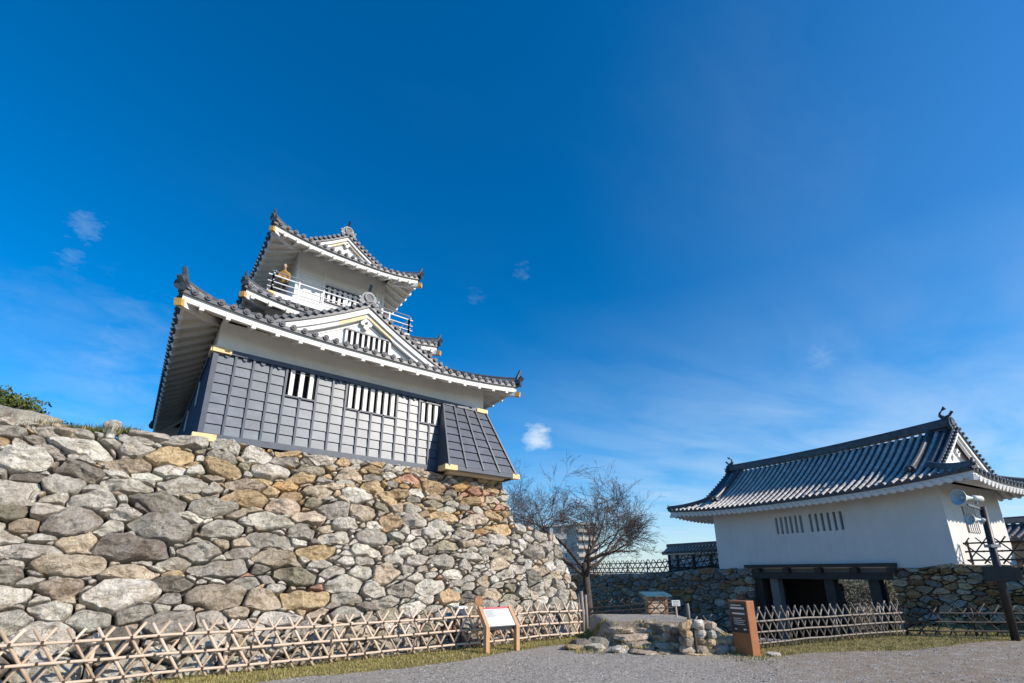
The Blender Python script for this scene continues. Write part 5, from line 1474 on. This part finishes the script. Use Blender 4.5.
def leaf_cloud(mb, c, rad, n, rng, sz=.07, hole=.35):
    for _ in range(n):
        d = Vector((rng.gauss(0, 1), rng.gauss(0, 1), rng.gauss(0, 1))).normalized(); q = rng.random() ** .45
        p = Vector((d.x * rad[0], d.y * rad[1], d.z * rad[2])) * q
        if noise.noise(((p.x + c[0]) * 1.4, (p.y + c[1]) * 1.4, (p.z + c[2]) * 1.4)) < -hole + .3: continue
        p += Vector(c); a = Vector((rng.gauss(0, 1), rng.gauss(0, 1), rng.gauss(0, 1))).normalized(); b = a.orthogonal().normalized(); s = sz * rng.uniform(.6, 1.3)
        mb.add([p - a * s, p + b * s * .5, p + a * s, p - b * s * .5], [(0, 1, 2, 3)])
def leafy_tree():
    rng = random.Random(31); T = thing('leafy_tree', 'olive green leafy tree behind the crest boulders at the far left', 'tree', (-3.1, 16.3, 3.95))
    mb = MB(); mb.tube([(0, 0, -.2), (.1, 0, .6), (0, .1, 1.5)], [.14, .11, .07], 8)
    for i in range(7): a = i * .9; mb.tube([(0, .05, .6 + .1 * i), (.4 * math.cos(a), .4 * math.sin(a), 1.0 + .06 * i), (.8 * math.cos(a), .8 * math.sin(a), 1.3 + .05 * i)], [.05, .035, .015], 5)
    mb.build('trunk', 'bark', T, True)
    mb = MB()
    for i in range(60):
        a = rng.uniform(0, 6.28); q = rng.uniform(.2, 1); leaf_cloud(mb, (1.5 * q * math.cos(a), 1.1 * q * math.sin(a), rng.uniform(.9, 2.05) - .55 * q), (.5, .5, .36), 520, rng, .05, .5)
    mb.build('crown', 'leaf', T)
leafy_tree()
def tufts():
    rng = random.Random(41)
    def blades(mb, x, y, z, n, h, sp):
        for _ in range(n):
            px, py = x + rng.gauss(0, sp), y + rng.gauss(0, sp); a = rng.uniform(0, 6.28); hh = h * rng.uniform(.5, 1.3); wd = .006 + .004 * rng.random()
            lx, ly = rng.gauss(0, .35) * hh, rng.gauss(0, .35) * hh
            mb.add([(px - wd * math.cos(a), py - wd * math.sin(a), z), (px + wd * math.cos(a), py + wd * math.sin(a), z), (px + lx, py + ly, z + hh)], [(0, 1, 2)])
    mb = MB()
    N_ = 0
    while N_ < 9000:
        if rng.random() < .55: x, y = rng.uniform(-3, 10.8), rng.uniform(9.4, 11.1)
        else:
            g = gate_world(rng.uniform(-13.3, -2.5), rng.uniform(-3, .7)); x, y = g.x, g.y
        gw = grass_w(x, y)
        if gw < .3 or rng.random() > gw * (1.1 + noise.noise((x * 1.7, y * 1.7, 5.)) * 1.2) * .8: continue
        blades(mb, x, y, height(x, y) - .005, 4, .045, .04); N_ += 1
    for _ in range(260):      # weeds at post feet, on steps and at the rocks
        f = rng.uniform(11.9, 13.3); r = rng.uniform(1.3, 4.2); p = FW * f + RT * r; blades(mb, p.x, p.y, height(p.x, p.y) + (.1 if 2.5 < r < 3.8 else 0.), 6, .07, .04)
    for _ in range(60): blades(mb, 10.7 + rng.gauss(0, .12), 10.35 + rng.gauss(0, .1), 0, 6, .16, .04)
    for _ in range(90): blades(mb, 11.1 + rng.gauss(0, .4), 5.95 + rng.gauss(0, .25), 0, 5, .06, .05)
    o = mb.build('grass', 'grass'); o['kind'] = 'stuff'
    mb = MB()
    for _ in range(420): x = rng.uniform(-2.2, -.3); blades(mb, x, 13.05 + rng.gauss(0, .12), 4.56 + .088 * x + .12 * rng.random(), 6, .13, .04)
    o = mb.build('weeds', 'leaf'); o['kind'] = 'stuff'
tufts()
def pebbles():
    rng = random.Random(77); mb = MB(); n = 0
    while n < 4500:
        f = 5.5 + 7.5 * rng.random() ** 1.3; r = rng.uniform(-1.15, 1.15) * f; p = FW * f + RT * r
        gw = grass_w(p.x, p.y); gy = gate_xy(p.x, p.y)[1]
        if gw > .6 or p.y > 9.9 and p.x < 10.5: continue
        if noise.noise((p.x * .8, p.y * .8, 2.)) < .12 and rng.random() < .75 and gw < .05: continue
        s = rng.choice((.008, .010, .012, .015, .022)) * rng.uniform(.7, 1.3); z = height(p.x, p.y); a = rng.uniform(0, 3.1); c_, s_ = math.cos(a) * s, math.sin(a) * s
        mb.add([(p.x + c_ * 1.3, p.y + s_ * 1.3, z), (p.x - s_, p.y + c_, z), (p.x - c_ * 1.2, p.y - s_ * 1.2, z), (p.x + s_, p.y - c_, z), (p.x + c_ * .3, p.y + s_ * .3, z + s * .9)], [(0, 1, 4), (1, 2, 4), (2, 3, 4), (3, 0, 4)]); n += 1
    o = mb.build('pebbles', 'pebble'); o['kind'] = 'stuff'
    mb = MB()
    for _ in range(500):
        f = rng.uniform(6, 13); r = rng.uniform(-1.1, 1.1) * f; p = FW * f + RT * r
        if noise.noise((p.x * .5, p.y * .5, 8.)) < .0 or p.y > 10.4 and p.x < 10.5: continue
        z = height(p.x, p.y) + .006; a = rng.uniform(0, 6.28); l = rng.uniform(.02, .035); d = Vector((math.cos(a) * l, math.sin(a) * l, rng.uniform(0, .012))); e = Vector((-d.y, d.x, rng.uniform(0, .01))) * .5; q = Vector((p.x, p.y, z))
        mb.add([q - d, q + e, q + d, q - e], [(0, 1, 2, 3)])
    o = mb.build('fallen_leaves', 'dead_leaf'); o['kind'] = 'stuff'
def _peb(t, b):
    rnd = t.n('ShaderNodeNewGeometry').outputs['Random Per Island']
    setc(t, b, col=t.ramp(rnd, [(.1, (.11, .10, .088)), (.5, (.27, .25, .22)), (.9, (.43, .40, .355))]), rough=.9)
mat('pebble', _peb)
simple('dead_leaf', (.20, .11, .045), .8, .4, 30)
pebbles()
def far_wood():
    rng = random.Random(55); mb = MB()
    for _ in range(420):
        a = R(52.4) + rng.uniform(-1.6, 1.2); d = rng.uniform(85, 140); x, y = d * math.cos(a), d * math.sin(a)
        s = rng.uniform(2.2, 4.5); z = -9 + s * .8; k = len(mb.v); n1, n2 = 9, 6
        for i in range(n2 + 1):
            th = math.pi * i / n2
            for j in range(n1):
                ph = 2 * math.pi * j / n1; q = s * (1 + .35 * noise.noise((x + 3 * math.cos(ph) * math.sin(th), y + 3 * math.sin(ph) * math.sin(th), 3 * math.cos(th))))
                mb.v.append((x + q * math.sin(th) * math.cos(ph), y + q * math.sin(th) * math.sin(ph), z + q * 1.1 * math.cos(th)))
        for i in range(n2):
            for j in range(n1): a_ = k + i * n1 + j; b = k + i * n1 + (j + 1) % n1; mb.f.append((a_, a_ + n1, b + n1, b))
    o = mb.build('distant_wood', 'far_leaf'); o['kind'] = 'stuff'
far_wood()
# scrub bank seen through the gateway
def scrub():
    rng = random.Random(61); mb = MB()
    for _ in range(130):
        p = gate_world(rng.uniform(8., 13), rng.uniform(.5, 16)); leaf_cloud(mb, (p.x, p.y, rng.uniform(-1.3, 1.25)), (.9, .9, .6), 260, rng, .075, .6)
    o = mb.build('scrub', 'scrub_leaf'); o['kind'] = 'stuff'
scrub()
